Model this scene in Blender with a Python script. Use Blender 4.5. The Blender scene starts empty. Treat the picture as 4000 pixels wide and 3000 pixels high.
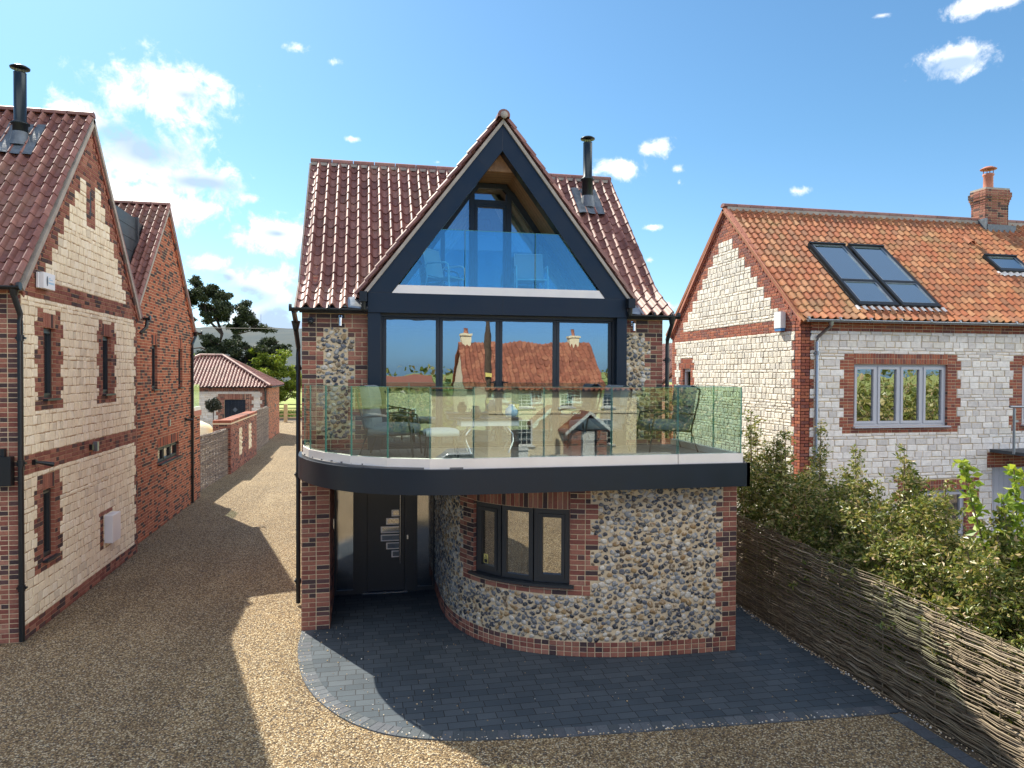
import bpy, bmesh, math, random
from math import sin, cos, pi, radians, sqrt, atan2, asin
from mathutils import Vector, Matrix
random.seed(7)
scene = bpy.context.scene
col = scene.collection
# ------------------------------------------------------------------ camera
H = 4.15
yaw, pitch, roll = radians(11.8), radians(-0.85), radians(0.25)
f_ = Vector((sin(yaw)*cos(pitch), cos(yaw)*cos(pitch), sin(pitch)))
r0 = Vector((cos(yaw), -sin(yaw), 0)); u0 = r0.cross(f_)
r_ = r0*cos(roll)+u0*sin(roll); u_ = u0*cos(roll)-r0*sin(roll)
cd = bpy.data.cameras.new('camera'); cam = bpy.data.objects.new('camera', cd); col.objects.link(cam)
cd.sensor_width = 36; cd.lens = 2770/4000*36; cd.clip_start = .05; cd.clip_end = 8000
cam.matrix_world = Matrix(((r_.x, u_.x, -f_.x, 0), (r_.y, u_.y, -f_.y, 0), (r_.z, u_.z, -f_.z, H), (0, 0, 0, 1)))
scene.camera = cam
scene.view_settings.view_transform = 'Standard'; scene.view_settings.look = 'None'
scene.view_settings.exposure = 0.95; scene.view_settings.gamma = 1
try:
    scene.cycles.transparent_max_bounces = 24; scene.cycles.max_bounces = 8
except Exception: pass
# ------------------------------------------------------------------ sun + sky
SUN_AZ, SUN_EL = radians(-29.5), radians(47)      # azimuth from +Y, positive towards +X
sl = bpy.data.lights.new('sun', 'SUN'); so = bpy.data.objects.new('sun', sl); col.objects.link(so)
sl.energy = 5.0; sl.angle = radians(0.5); sl.color = (1, .93, .80)
sd = Vector((sin(SUN_AZ)*cos(SUN_EL), cos(SUN_AZ)*cos(SUN_EL), sin(SUN_EL)))
so.rotation_euler = sd.to_track_quat('Z', 'Y').to_euler()
w = bpy.data.worlds.new('World'); scene.world = w; w.use_nodes = True
nt = w.node_tree; nt.nodes.clear()
def N(tree, t, **kw):
    n = tree.nodes.new(t)
    for k_, v_ in kw.items(): setattr(n, k_, v_)
    return n
out = N(nt, 'ShaderNodeOutputWorld'); bg = N(nt, 'ShaderNodeBackground'); bg.inputs[1].default_value = .15
nt.links.new(bg.outputs[0], out.inputs[0])
sky = N(nt, 'ShaderNodeTexSky', sky_type='NISHITA'); sky.sun_disc = False
sky.sun_elevation = SUN_EL; sky.sun_rotation = SUN_AZ; sky.air_density = 1.0; sky.dust_density = .6; sky.ozone_density = 2.0
tc = N(nt, 'ShaderNodeTexCoord'); sx = N(nt, 'ShaderNodeSeparateXYZ'); nt.links.new(tc.outputs['Generated'], sx.inputs[0])
az = N(nt, 'ShaderNodeMath', operation='ARCTAN2'); nt.links.new(sx.outputs[0], az.inputs[0]); nt.links.new(sx.outputs[1], az.inputs[1])
el = N(nt, 'ShaderNodeMath', operation='ARCSINE'); nt.links.new(sx.outputs[2], el.inputs[0])
ae = N(nt, 'ShaderNodeCombineXYZ'); nt.links.new(az.outputs[0], ae.inputs[0]); nt.links.new(el.outputs[0], ae.inputs[1])
# clouds: azimuth, elevation, half width, half height (radians), measured cloud by cloud
CL = []
for (px, py, rx, ry) in [(365,195,118,62),(300,215,70,40),(190,262,85,42),(310,330,125,72),(440,385,120,50),(330,440,130,45),(540,425,45,22),
        (605,505,82,38),(560,500,45,22),(440,572,52,24),(545,625,95,48),(610,640,45,45),(500,600,60,20),(560,690,90,40),(640,715,70,38),
        (650,103,38,16),(715,132,24,13),(1405,322,46,26),(1345,362,60,20),(1465,366,24,14),(1468,395,14,12),(2048,135,72,28),(2085,120,30,20),
        (1730,412,44,15),(2150,4,66,16),(1412,491,24,8),(945,350,18,9),(1435,662,42,22),(1402,562,18,12),(1905,33,24,8),(760,300,22,8),(2230,170,25,12)]:
    d = f_+r_*((px*4000/2212-2000)/2770)-u_*((py*4000/2212-1500)/2770); d.normalize()
    CL.append((.0 if rx > 49 else (.30 if rx > 30 else .40), atan2(d.x, d.y), asin(d.z), rx*1.808/2770*.97/max(.3, cos(asin(d.z))), ry*1.808/2770*.97))
CL += [(.0,1.6,.25,.25,.07),(.0,-1.5,.3,.3,.1),(.1,-2.2,.15,.3,.06)]
def math2_(x, o):
    if not o: return x
    n = N(nt, 'ShaderNodeMath', operation='ADD'); nt.links.new(x, n.inputs[0]); n.inputs[1].default_value = o; return n.outputs[0]
acc = None
for (off, a, e, ra, re) in CL:
    m1 = N(nt, 'ShaderNodeVectorMath', operation='MULTIPLY_ADD'); nt.links.new(ae.outputs[0], m1.inputs[0])
    m1.inputs[1].default_value = (1/ra, 1/re, 0); m1.inputs[2].default_value = (-a/ra, -e/re, 0)
    ln = N(nt, 'ShaderNodeVectorMath', operation='LENGTH'); nt.links.new(m1.outputs[0], ln.inputs[0])
    lv = math2_(ln.outputs['Value'], off)
    if acc is None: acc = lv
    else:
        mi = N(nt, 'ShaderNodeMath', operation='SMOOTH_MIN'); mi.inputs[2].default_value = .10
        nt.links.new(acc, mi.inputs[0]); nt.links.new(lv, mi.inputs[1]); acc = mi.outputs[0]
def noise(tree, vec, scale, detail=6, rough=.55, dist=0):
    n = N(tree, 'ShaderNodeTexNoise'); n.inputs['Scale'].default_value = scale; n.inputs['Detail'].default_value = detail
    n.inputs['Roughness'].default_value = rough; n.inputs['Distortion'].default_value = dist
    if vec: tree.links.new(vec, n.inputs['Vector'])
    return n.outputs['Fac']
def math2(tree, op, a, b, c=None):
    n = N(tree, 'ShaderNodeMath', operation=op)
    for i, x in enumerate((a, b, c)):
        if x is None: continue
        if isinstance(x, (int, float)): n.inputs[i].default_value = x
        else: tree.links.new(x, n.inputs[i])
    return n.outputs[0]
def ramp(tree, fac, pts, interp='LINEAR'):
    n = N(tree, 'ShaderNodeValToRGB'); n.color_ramp.interpolation = interp
    e = n.color_ramp.elements
    while len(e) < len(pts): e.new(.5)
    for i, (p, c) in enumerate(pts): e[i].position = p; e[i].color = (*c, 1) if len(c) == 3 else c
    tree.links.new(fac, n.inputs[0]); return n.outputs[0]
n1 = noise(nt, tc.outputs['Generated'], 13, 10, .64, .3)
body = math2(nt, 'SUBTRACT', 1.22, acc); nn = math2(nt, 'ADD', math2(nt, 'MULTIPLY_ADD', n1, 3.4, -2.75), math2(nt, 'MULTIPLY', noise(nt, tc.outputs['Generated'], 42, 6, .65, .4), 2.0))
dens = math2(nt, 'ADD', body, nn)
mr = N(nt, 'ShaderNodeMapRange', interpolation_type='SMOOTHSTEP'); mr.inputs[1].default_value = 0.0; mr.inputs[2].default_value = 1.05
nt.links.new(dens, mr.inputs[0])
n2 = noise(nt, tc.outputs['Generated'], 7, 4, .5)
gacc = None
for (px, py, rx, ry) in [(330,325,105,48),(400,205,48,22),(250,290,60,25),(430,395,80,22),(600,505,42,14),(520,640,60,24),(610,690,60,30),(470,600,40,14),(2050,140,40,12)]:
    d = f_+r_*((px*4000/2212-2000)/2770)-u_*((py*4000/2212-1500)/2770); d.normalize(); ra, re = rx*1.808/2770, ry*1.808/2770
    m1 = N(nt, 'ShaderNodeVectorMath', operation='MULTIPLY_ADD'); nt.links.new(ae.outputs[0], m1.inputs[0]); m1.inputs[1].default_value = (1/ra, 1/re, 0); m1.inputs[2].default_value = (-atan2(d.x, d.y)/ra, -asin(d.z)/re, 0)
    ln = N(nt, 'ShaderNodeVectorMath', operation='LENGTH'); nt.links.new(m1.outputs[0], ln.inputs[0])
    if gacc is None: gacc = ln.outputs['Value']
    else:
        mi = N(nt, 'ShaderNodeMath', operation='SMOOTH_MIN'); mi.inputs[2].default_value = .4; nt.links.new(gacc, mi.inputs[0]); nt.links.new(ln.outputs['Value'], mi.inputs[1]); gacc = mi.outputs[0]
gd = math2(nt, 'ADD', math2(nt, 'SUBTRACT', 1.25, gacc), math2(nt, 'MULTIPLY_ADD', n2, 3.0, -1.5))
ccol = ramp(nt, gd, [(.0, (5.0, 5.05, 5.0)), (.9, (2.1, 2.75, 3.7))])
tint = N(nt, 'ShaderNodeMixRGB', blend_type='MULTIPLY'); tint.inputs[0].default_value = 1; tint.inputs[2].default_value = (.34, .53, .63, 1); nt.links.new(sky.outputs[0], tint.inputs[1]); lowt = ramp(nt, sx.outputs[2], [(.0, (.44, .56, .68)), (.30, (.37, .54, .60))]); nt.links.new(lowt, tint.inputs[2])
bk = N(nt, 'ShaderNodeMixRGB', blend_type='MULTIPLY'); bkf = N(nt, 'ShaderNodeMapRange'); bkf.inputs[1].default_value = 0; bkf.inputs[2].default_value = -.5; nt.links.new(sx.outputs[1], bkf.inputs[0])
nt.links.new(bkf.outputs[0], bk.inputs[0]); nt.links.new(tint.outputs[0], bk.inputs[1]); bk.inputs[2].default_value = (.55, .74, 1.05, 1); tint = bk
mx = N(nt, 'ShaderNodeMixRGB'); nt.links.new(mr.outputs[0], mx.inputs[0]); nt.links.new(tint.outputs[0], mx.inputs[1]); nt.links.new(ccol, mx.inputs[2])
# added bright cloud banks outside the view, fill light for the shaded walls
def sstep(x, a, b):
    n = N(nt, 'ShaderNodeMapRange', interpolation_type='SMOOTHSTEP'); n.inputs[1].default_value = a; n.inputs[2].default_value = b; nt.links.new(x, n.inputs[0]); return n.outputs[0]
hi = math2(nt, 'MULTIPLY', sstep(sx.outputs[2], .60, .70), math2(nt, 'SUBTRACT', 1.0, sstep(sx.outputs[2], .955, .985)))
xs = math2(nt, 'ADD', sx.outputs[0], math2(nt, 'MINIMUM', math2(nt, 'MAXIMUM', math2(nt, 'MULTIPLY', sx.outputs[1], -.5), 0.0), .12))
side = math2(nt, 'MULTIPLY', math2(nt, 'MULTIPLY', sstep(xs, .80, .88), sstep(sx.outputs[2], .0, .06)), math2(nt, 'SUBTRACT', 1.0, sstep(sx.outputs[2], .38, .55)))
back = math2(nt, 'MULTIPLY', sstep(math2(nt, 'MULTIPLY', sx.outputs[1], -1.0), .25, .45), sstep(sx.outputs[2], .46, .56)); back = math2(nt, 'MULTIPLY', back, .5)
fill_bank = math2(nt, 'MAXIMUM', math2(nt, 'MULTIPLY', hi, .05), math2(nt, 'MAXIMUM', side, back))
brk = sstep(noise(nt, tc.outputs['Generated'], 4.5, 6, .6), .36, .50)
mx2 = N(nt, 'ShaderNodeMixRGB'); nt.links.new(math2(nt, 'MULTIPLY', fill_bank, brk), mx2.inputs[0]); nt.links.new(mx.outputs[0], mx2.inputs[1]); mx2.inputs[2].default_value = (18, 17.2, 16, 1)
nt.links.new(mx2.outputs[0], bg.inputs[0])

# ------------------------------------------------------------------ materials
MATS = {}
def newmat(name):
    m = bpy.data.materials.new(name); m.use_nodes = True; t = m.node_tree
    b = t.nodes['Principled BSDF']; MATS[name] = m; return m, t, b
def setc(b, c): b.inputs['Base Color'].default_value = (*c, 1)
def bump(t, b, h, s=.3, d=.01):
    n = N(t, 'ShaderNodeBump'); n.inputs['Strength'].default_value = s; n.inputs['Distance'].default_value = d
    t.links.new(h, n.inputs['Height']); t.links.new(n.outputs[0], b.inputs['Normal'])
def ocoord(t): return N(t, 'ShaderNodeTexCoord').outputs['Object']
def island(t): return N(t, 'ShaderNodeNewGeometry').outputs['Random Per Island']
def mixc(t, fac, a, b_, mode='MIX'):
    n = N(t, 'ShaderNodeMixRGB', blend_type=mode)
    for i, x in enumerate((fac, a, b_)):
        if isinstance(x, (int, float)): n.inputs[i].default_value = x
        elif isinstance(x, tuple): n.inputs[i].default_value = (*x, 1)
        else: t.links.new(x, n.inputs[i])
    return n.outputs[0]
def simple(name, c, rough=.6, metal=0, var=.0, vs=8, bs=0, bsc=60, spec=.5):
    m, t, b = newmat(name); setc(b, c); b.inputs['Roughness'].default_value = rough; b.inputs['Metallic'].default_value = metal
    b.inputs['Specular IOR Level'].default_value = spec
    o = ocoord(t)
    if var:
        nf = noise(t, o, vs, 6)
        cc = ramp(t, nf, [(.3, tuple(x*(1-var) for x in c)), (.7, tuple(min(1, x*(1+var)) for x in c))])
        t.links.new(cc, b.inputs['Base Color'])
        t.links.new(math2(t, 'MULTIPLY_ADD', nf, .25, rough-.12), b.inputs['Roughness'])
    if bs: bump(t, b, noise(t, o, bsc, 4), bs, .01)
    return m
def units(name, pts, rough=.8, nscale=30, amt=.35, bs=.5, bd=.006, spot=None, interp='CONSTANT'):
    m, t, b = newmat(name); o = ocoord(t)
    c = ramp(t, island(t), pts, interp)
    nf = noise(t, o, nscale, 6, .65)
    c = mixc(t, amt, c, ramp(t, nf, [(.35, (.25, .25, .25)), (.65, (1.25/1.3, 1.25/1.3, 1.25/1.3))]), 'MULTIPLY')
    if spot:
        big = noise(t, o, 1.3, 3)
        c = mixc(t, ramp(t, big, [(.5, (0, 0, 0)), (.75, (.5, .5, .5))]), c, spot)
    t.links.new(c, b.inputs['Base Color']); b.inputs['Roughness'].default_value = rough; b.inputs['Specular IOR Level'].default_value = .3
    bump(t, b, noise(t, o, nscale*1.6, 5, .7), bs, bd)
    return m
BRK = [(0, (.27,.10,.07)), (.12, (.34,.14,.095)), (.25, (.23,.08,.06)), (.38, (.38,.165,.11)), (.5, (.29,.115,.08)), (.60, (.07,.045,.045)), (.73, (.30,.13,.09)), (.82, (.115,.062,.058)), (.93, (.36,.17,.12))]
units('brick_mixed', BRK)
units('brick_orange', [(0, (.42,.13,.065)), (.12, (.36,.10,.05)), (.24, (.45,.155,.08)), (.33, (.075,.04,.038)), (.44, (.37,.12,.065)), (.55, (.28,.085,.05)), (.64, (.10,.05,.045)), (.72, (.42,.14,.075)), (.82, (.055,.035,.035)), (.9, (.34,.11,.06))])
units('brick_red', [(0, (.35,.11,.065)), (.2, (.29,.085,.055)), (.4, (.42,.14,.075)), (.6, (.21,.075,.06)), (.75, (.38,.12,.07)), (.9, (.25,.10,.08))])
units('chalk_cream', [(0, (.92,.84,.63)), (.3, (.89,.80,.59)), (.5, (.94,.87,.68)), (.7, (.85,.76,.56)), (.93, (.74,.67,.51))], .85, 18, .18, .8, .012)
units('chalk_white', [(0, (.82,.78,.67)), (.25, (.76,.71,.60)), (.45, (.86,.82,.72)), (.65, (.72,.68,.59)), (.85, (.66,.63,.55))], .85, 16, .3, .9, .014)
units('chalk_grey', [(0, (.84,.79,.72)), (.25, (.76,.71,.65)), (.45, (.90,.86,.79)), (.7, (.68,.64,.59)), (.85, (.80,.75,.66))], .85, 14, .25, .6, .008)
TL = [(0, (.24,.105,.085)), (.3, (.29,.135,.11)), (.55, (.20,.085,.07)), (.8, (.33,.16,.125))]
units('pantile_mauve', TL, .55, 9, .4, .3, .004, spot=(.22, .15, .10))
MATS['pantile_mauve'].node_tree.nodes['Principled BSDF'].inputs['Specular IOR Level'].default_value = .42
units('pantile_orange', [(0, (.40,.145,.06)), (.14, (.35,.13,.062)), (.3, (.44,.18,.078)), (.42, (.30,.135,.07)), (.55, (.38,.135,.06)), (.68, (.33,.145,.07)), (.8, (.46,.22,.105)), (.9, (.37,.12,.052))], .7, 6, .35, .35, .004, spot=(.22,.2,.08))
units('pantile_cottage', [(0, (.34,.12,.07)), (.4, (.28,.10,.06)), (.7, (.40,.16,.09))], .7, 6, .3)
def mflint():
    m, t, b = newmat('flint'); o = ocoord(t); isl = island(t)
    base = ramp(t, isl, [(0, (.03,.035,.045)), (.12, (.12,.13,.14)), (.24, (.24,.25,.25)), (.34, (.33,.22,.10)), (.42, (.05,.055,.07)), (.53, (.50,.47,.41)), (.62, (.17,.12,.07)), (.70, (.10,.11,.13)), (.78, (.60,.56,.47)), (.86, (.30,.19,.085)), (.92, (.22,.24,.26))], 'CONSTANT')
    nf = noise(t, o, 20, 5, .7)
    c = mixc(t, ramp(t, nf, [(.52, (0, 0, 0)), (.60, (.75, .75, .75))]), base, (.55,.49,.38))
    nf2 = noise(t, o, 45, 4, .7)
    c = mixc(t, ramp(t, nf2, [(.56, (0, 0, 0)), (.66, (.7, .7, .7))]), c, (.03,.035,.045))
    t.links.new(c, b.inputs['Base Color']); b.inputs['Roughness'].default_value = .33
    bump(t, b, nf2, .5, .01)
mflint()
simple('mortar_cream', (.60,.48,.31), .95, var=.15, vs=5, bs=.6, bsc=120)
simple('mortar_tan', (.40,.28,.16), .95, var=.12, vs=6, bs=.5, bsc=120)
simple('mortar_pale', (.62,.50,.33), .95, var=.12, vs=6, bs=.5, bsc=120)
simple('verge_cement', (.34,.31,.27), .9, var=.2, vs=4, bs=.3)
def mcourse(name, c1, c2, mort):
    m, t, b = newmat(name); o = ocoord(t)
    s = N(t, 'ShaderNodeSeparateXYZ'); t.links.new(o, s.inputs[0])
    z = math2(t, 'DIVIDE', s.outputs[2], .075); fr = math2(t, 'FRACT', z, 0); row = math2(t, 'FLOOR', z, 0)
    xy = math2(t, 'ADD', s.outputs[0], s.outputs[1]); xx = math2(t, 'ADD', math2(t, 'DIVIDE', xy, .225), math2(t, 'MULTIPLY', row, .5))
    fx = math2(t, 'FRACT', xx, 0)
    wn = N(t, 'ShaderNodeTexWhiteNoise', noise_dimensions='2D'); cv = N(t, 'ShaderNodeCombineXYZ'); t.links.new(math2(t, 'FLOOR', xx, 0), cv.inputs[0]); t.links.new(row, cv.inputs[1]); t.links.new(cv.outputs[0], wn.inputs[0])
    c = ramp(t, wn.outputs[0], [(0, c1), (.7, c2), (.85, (.09,.05,.045))], 'CONSTANT')
    mk = math2(t, 'MAXIMUM', math2(t, 'LESS_THAN', fr, .14), math2(t, 'LESS_THAN', fx, .05))
    t.links.new(mixc(t, mk, c, mort), b.inputs['Base Color']); b.inputs['Roughness'].default_value = .85
mcourse('brick_course', (.33,.11,.07), (.38,.15,.10), (.45,.34,.22))
simple('anthracite', (.008,.016,.028), .34, .2, var=.06, vs=3, spec=.5)
simple('anthracite_frame', (.022,.028,.034), .4, .1)
simple('door_grey', (.035,.037,.036), .42, .05, var=.08, vs=4)
simple('black_metal', (.012,.015,.018), .35, .2)
simple('silver_trim', (.80,.75,.69), .42, .25, var=.05, vs=2)
simple('steel', (.7,.7,.7), .25, 1)
simple('lead', (.11,.135,.16), .55, .3, var=.3, vs=10, bs=.4, bsc=12)
simple('flue_metal', (.02,.03,.036), .32, .6)
simple('slate', (.045,.055,.065), .5, 0, var=.25, vs=6, bs=.2, bsc=20)
simple('galvanised', (.30,.33,.36), .38, .8, var=.08)
simple('window_grey', (.46,.47,.50), .5, 0)
simple('white_paint', (.78,.78,.76), .5, 0)
simple('white_plastic', (.74,.75,.76), .35)
simple('blue_plastic', (.05,.18,.42), .35)
simple('pale_blue', (.35,.55,.72), .4)
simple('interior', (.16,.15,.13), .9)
simple('interior_floor', (.20,.14,.09), .6)
simple('room_white', (.55,.50,.40), .9)
simple('cream_render', (.80,.68,.46), .9, var=.06, vs=2)
simple('cushion', (.13,.16,.18), .9, var=.12, vs=12, bs=.3, bsc=40)
simple('cushion_light', (.50,.55,.58), .9)
simple('chair_frame', (.66,.69,.72), .35, .2)
simple('sling', (.42,.46,.50), .8)
simple('terracotta', (.42,.16,.10), .7, var=.1)
simple('decking', (.16,.15,.14), .7, var=.2, vs=3)
simple('bark', (.09,.06,.04), .9, var=.4, vs=10, bs=.5, bsc=14)
simple('pine_bark', (.07,.05,.04), .9, var=.4, vs=3)
simple('stem', (.17,.12,.08), .8)
simple('oak_rail', (.42,.29,.15), .8, var=.15, vs=6)
simple('asphalt', (.06,.06,.06), .9, var=.15, vs=4, bs=.3)
simple('soil', (.09,.065,.04), .95, var=.4, vs=2, bs=.5, bsc=20)
simple('sign_yellow', (.75,.62,.18), .5)
simple('black', (.01,.01,.01), .5)
simple('car_paint', (.55,.56,.58), .25, .3)
def mcurtain():
    m, t, b = newmat('curtain'); setc(b, (.78,.76,.70)); b.inputs['Roughness'].default_value = .9
    tr = N(t, 'ShaderNodeBsdfTranslucent'); tr.inputs[0].default_value = (.8,.78,.7,1); ms = N(t, 'ShaderNodeMixShader'); ms.inputs[0].default_value = .35
    t.links.new(b.outputs[0], ms.inputs[1]); t.links.new(tr.outputs[0], ms.inputs[2]); t.links.new(ms.outputs[0], t.nodes['Material Output'].inputs[0])
mcurtain()
def mglass(name, tint, f0, rough=0.0, rc=(1, 1, 1), wob=0):
    m = bpy.data.materials.new(name); m.use_nodes = True; t = m.node_tree; t.nodes.clear(); MATS[name] = m
    o = N(t, 'ShaderNodeOutputMaterial'); tr = N(t, 'ShaderNodeBsdfTransparent'); tr.inputs[0].default_value = (*tint, 1)
    g = N(t, 'ShaderNodeBsdfGlossy'); g.inputs[0].default_value = (*rc, 1); g.inputs['Roughness'].default_value = rough
    lw = N(t, 'ShaderNodeLayerWeight'); lw.inputs[0].default_value = .5
    p = math2(t, 'POWER', lw.outputs['Facing'], 5.0); fr = math2(t, 'MULTIPLY_ADD', p, 1-f0, f0)
    ms = N(t, 'ShaderNodeMixShader'); t.links.new(fr, ms.inputs[0]); t.links.new(tr.outputs[0], ms.inputs[1]); t.links.new(g.outputs[0], ms.inputs[2]); t.links.new(ms.outputs[0], o.inputs[0])
    if wob:
        b = N(t, 'ShaderNodeBump'); b.inputs['Strength'].default_value = wob; b.inputs['Distance'].default_value = .02
        t.links.new(noise(t, ocoord(t), 2.2, 2, .4), b.inputs['Height']); t.links.new(b.outputs[0], g.inputs['Normal'])
mglass('glass_clear', (.84,.92,.88), .11)
mglass('glass_blue', (.56,.84,.92), .17, rc=(.8, 1, 1))
mglass('glass_door', (.42,.46,.48), .36, rc=(.88, .95, 1), wob=.06)
mglass('glass_gable', (.85,.88,.86), .20, wob=.02)
mglass('glass_window', (.50,.54,.52), .36, wob=.08)
mglass('glass_roof', (.25,.35,.45), .50, rc=(.75, .92, 1))
mglass('glass_frosted', (.45,.46,.44), .34, .07, wob=.1)
simple('glass_edge', (.10,.30,.24), .2)
def mwood():
    m, t, b = newmat('soffit_wood'); o = ocoord(t); s = N(t, 'ShaderNodeSeparateXYZ'); t.links.new(o, s.inputs[0])
    y = math2(t, 'DIVIDE', s.outputs[1], .14); fr = math2(t, 'FRACT', y, 0)
    mp = N(t, 'ShaderNodeMapping'); mp.inputs['Scale'].default_value = (12, 60, 12); t.links.new(o, mp.inputs[0])
    c = ramp(t, noise(t, mp.outputs[0], 1, 5), [(.3, (.30,.15,.07)), (.7, (.48,.28,.14))])
    t.links.new(mixc(t, math2(t, 'LESS_THAN', fr, .06), c, (.05,.025,.01)), b.inputs['Base Color']); b.inputs['Roughness'].default_value = .6
mwood()
def mgravel():
    m, t, b = newmat('gravel'); o = ocoord(t)
    def vor(s):
        v = N(t, 'ShaderNodeTexVoronoi'); v.inputs['Scale'].default_value = s; t.links.new(o, v.inputs['Vector']); return v
    v1 = vor(56); v2 = vor(27)
    s = N(t, 'ShaderNodeSeparateXYZ'); t.links.new(v1.outputs['Color'], s.inputs[0])
    c = ramp(t, s.outputs[0], [(0, (.18,.125,.07)), (.18, (.46,.33,.175)), (.42, (.62,.465,.25)), (.60, (.32,.23,.125)), (.74, (.88,.76,.52)), (.90, (.20,.18,.16))], 'CONSTANT')
    d = ramp(t, v1.outputs['Distance'], [(.35, (1, 1, 1)), (.75, (.35,.3,.25))])
    c = mixc(t, .85, c, d, 'MULTIPLY')
    c = mixc(t, .6, c, ramp(t, noise(t, o, .55, 6, .6), [(.3, (.66,.66,.68)), (.7, (1, .98, .94))]), 'MULTIPLY')
    mp = N(t, 'ShaderNodeMapping'); mp.inputs['Scale'].default_value = (1.6, .12, 1); mp.inputs['Rotation'].default_value = (0, 0, radians(-4)); t.links.new(o, mp.inputs[0])
    c = mixc(t, .45, c, ramp(t, noise(t, mp.outputs[0], 1, 3, .5), [(.36, (.68,.66,.64)), (.58, (1, 1, 1))]), 'MULTIPLY')
    t.links.new(c, b.inputs['Base Color']); b.inputs['Roughness'].default_value = .85; b.inputs['Specular IOR Level'].default_value = .3
    h = math2(t, 'ADD', math2(t, 'MULTIPLY', v1.outputs['Distance'], -1.0), math2(t, 'MULTIPLY', v2.outputs['Distance'], -.9))
    bump(t, b, h, 1.0, .03)
mgravel()
def mpave():
    m, t, b = newmat('paving_blocks'); o = ocoord(t)
    mp = N(t, 'ShaderNodeMapping'); mp.inputs['Rotation'].default_value = (0, 0, 0); t.links.new(o, mp.inputs[0])
    br = N(t, 'ShaderNodeTexBrick'); t.links.new(mp.outputs[0], br.inputs['Vector']); br.offset = .42; br.squash = 1.35; br.squash_frequency = 3
    br.inputs['Scale'].default_value = 1; br.inputs['Brick Width'].default_value = .24; br.inputs['Row Height'].default_value = .16
    br.inputs['Mortar Size'].default_value = .006; br.inputs['Mortar Smooth'].default_value = .3; br.inputs['Bias'].default_value = 0
    br.inputs['Color1'].default_value = (.046,.064,.08,1); br.inputs['Color2'].default_value = (.075,.095,.112,1); br.inputs['Mortar'].default_value = (.022,.024,.028,1)
    c = mixc(t, .6, br.outputs['Color'], ramp(t, noise(t, o, 1.7, 6, .65), [(.3, (.65,.65,.66)), (.7, (1, 1, 1))]), 'MULTIPLY')
    c = mixc(t, .4, c, ramp(t, noise(t, o, 90, 3), [(.3, (.7,.7,.7)), (.7, (1, 1, 1))]), 'MULTIPLY')
    t.links.new(c, b.inputs['Base Color']); b.inputs['Roughness'].default_value = .8; b.inputs['Specular IOR Level'].default_value = .3
    bump(t, b, math2(t, 'ADD', math2(t, 'MULTIPLY', br.outputs['Fac'], -1.0), math2(t, 'MULTIPLY', noise(t, o, 60, 4), .25)), .6, .006)
mpave()
units('paver_edge', [(0, (.075,.09,.10)), (.4, (.11,.125,.14)), (.7, (.09,.10,.115))], .8, 40, .4, .3, .003)
def mleaf(name, pts, tr=.3, rough=.35, spec=.5):
    m, t, b = newmat(name); c = ramp(t, island(t), pts); t.links.new(c, b.inputs['Base Color'])
    b.inputs['Roughness'].default_value = rough; b.inputs['Specular IOR Level'].default_value = spec
    tl = N(t, 'ShaderNodeBsdfTranslucent'); t.links.new(mixc(t, 1, c, (1.0, 1.0, .5), 'MULTIPLY'), tl.inputs[0])
    ms = N(t, 'ShaderNodeMixShader'); ms.inputs[0].default_value = tr
    t.links.new(b.outputs[0], ms.inputs[1]); t.links.new(tl.outputs[0], ms.inputs[2]); t.links.new(ms.outputs[0], t.nodes['Material Output'].inputs[0])
mleaf('leaf_holm', [(0, (.06,.095,.018)), (.3, (.14,.18,.035)), (.6, (.25,.26,.06)), (.85, (.40,.35,.13)), (1, (.56,.41,.26))], .3, .36, .5)
mleaf('leaf_bright', [(0, (.14,.24,.03)), (.5, (.28,.38,.05)), (1, (.45,.50,.10))], .4, .35)
mleaf('leaf_pine', [(0, (.018,.03,.012)), (.5, (.035,.055,.02)), (1, (.07,.085,.03))], .15, .6)
mleaf('leaf_tree', [(0, (.10,.16,.02)), (.5, (.20,.27,.03)), (1, (.34,.38,.05))], .45, .5)
mleaf('leaf_dark', [(0, (.012,.02,.01)), (1, (.04,.05,.025))], .1, .5)
mleaf('grass_green', [(0, (.12,.20,.03)), (1, (.25,.32,.06))], .3, .7)
def mfield():
    m, t, b = newmat('field_grass'); o = ocoord(t)
    c = ramp(t, noise(t, o, .15, 6), [(.3, (.13,.19,.03)), (.5, (.22,.26,.05)), (.7, (.30,.32,.09))]); t.links.new(c, b.inputs['Base Color']); b.inputs['Roughness'].default_value = .95
    m, t, b = newmat('hill_wood'); o = ocoord(t)
    c = ramp(t, noise(t, o, .03, 8, .7), [(.35, (.02,.035,.042)), (.5, (.03,.048,.052)), (.65, (.05,.06,.055))]); t.links.new(c, b.inputs['Base Color']); b.inputs['Roughness'].default_value = 1  # blue-green tone puts distance haze into the wood's colour
mfield()
def mrod(name, pts):
    m, t, b = newmat(name); o = ocoord(t)
    c = ramp(t, island(t), pts)
    mp = N(t, 'ShaderNodeMapping'); mp.inputs['Scale'].default_value = (60, 5, 60); t.links.new(o, mp.inputs[0])
    c = mixc(t, .5, c, ramp(t, noise(t, mp.outputs[0], 1, 5), [(.3, (.35,.33,.32)), (.7, (1, 1, 1))]), 'MULTIPLY')
    t.links.new(c, b.inputs['Base Color']); b.inputs['Roughness'].default_value = .6
mrod('willow', [(0, (.09,.06,.035)), (.3, (.21,.155,.09)), (.6, (.36,.28,.175)), (.85, (.13,.085,.05)), (1, (.56,.46,.32))])
mrod('hazel', [(0, (.12,.085,.065)), (.5, (.24,.18,.14)), (1, (.36,.29,.22))])

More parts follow.
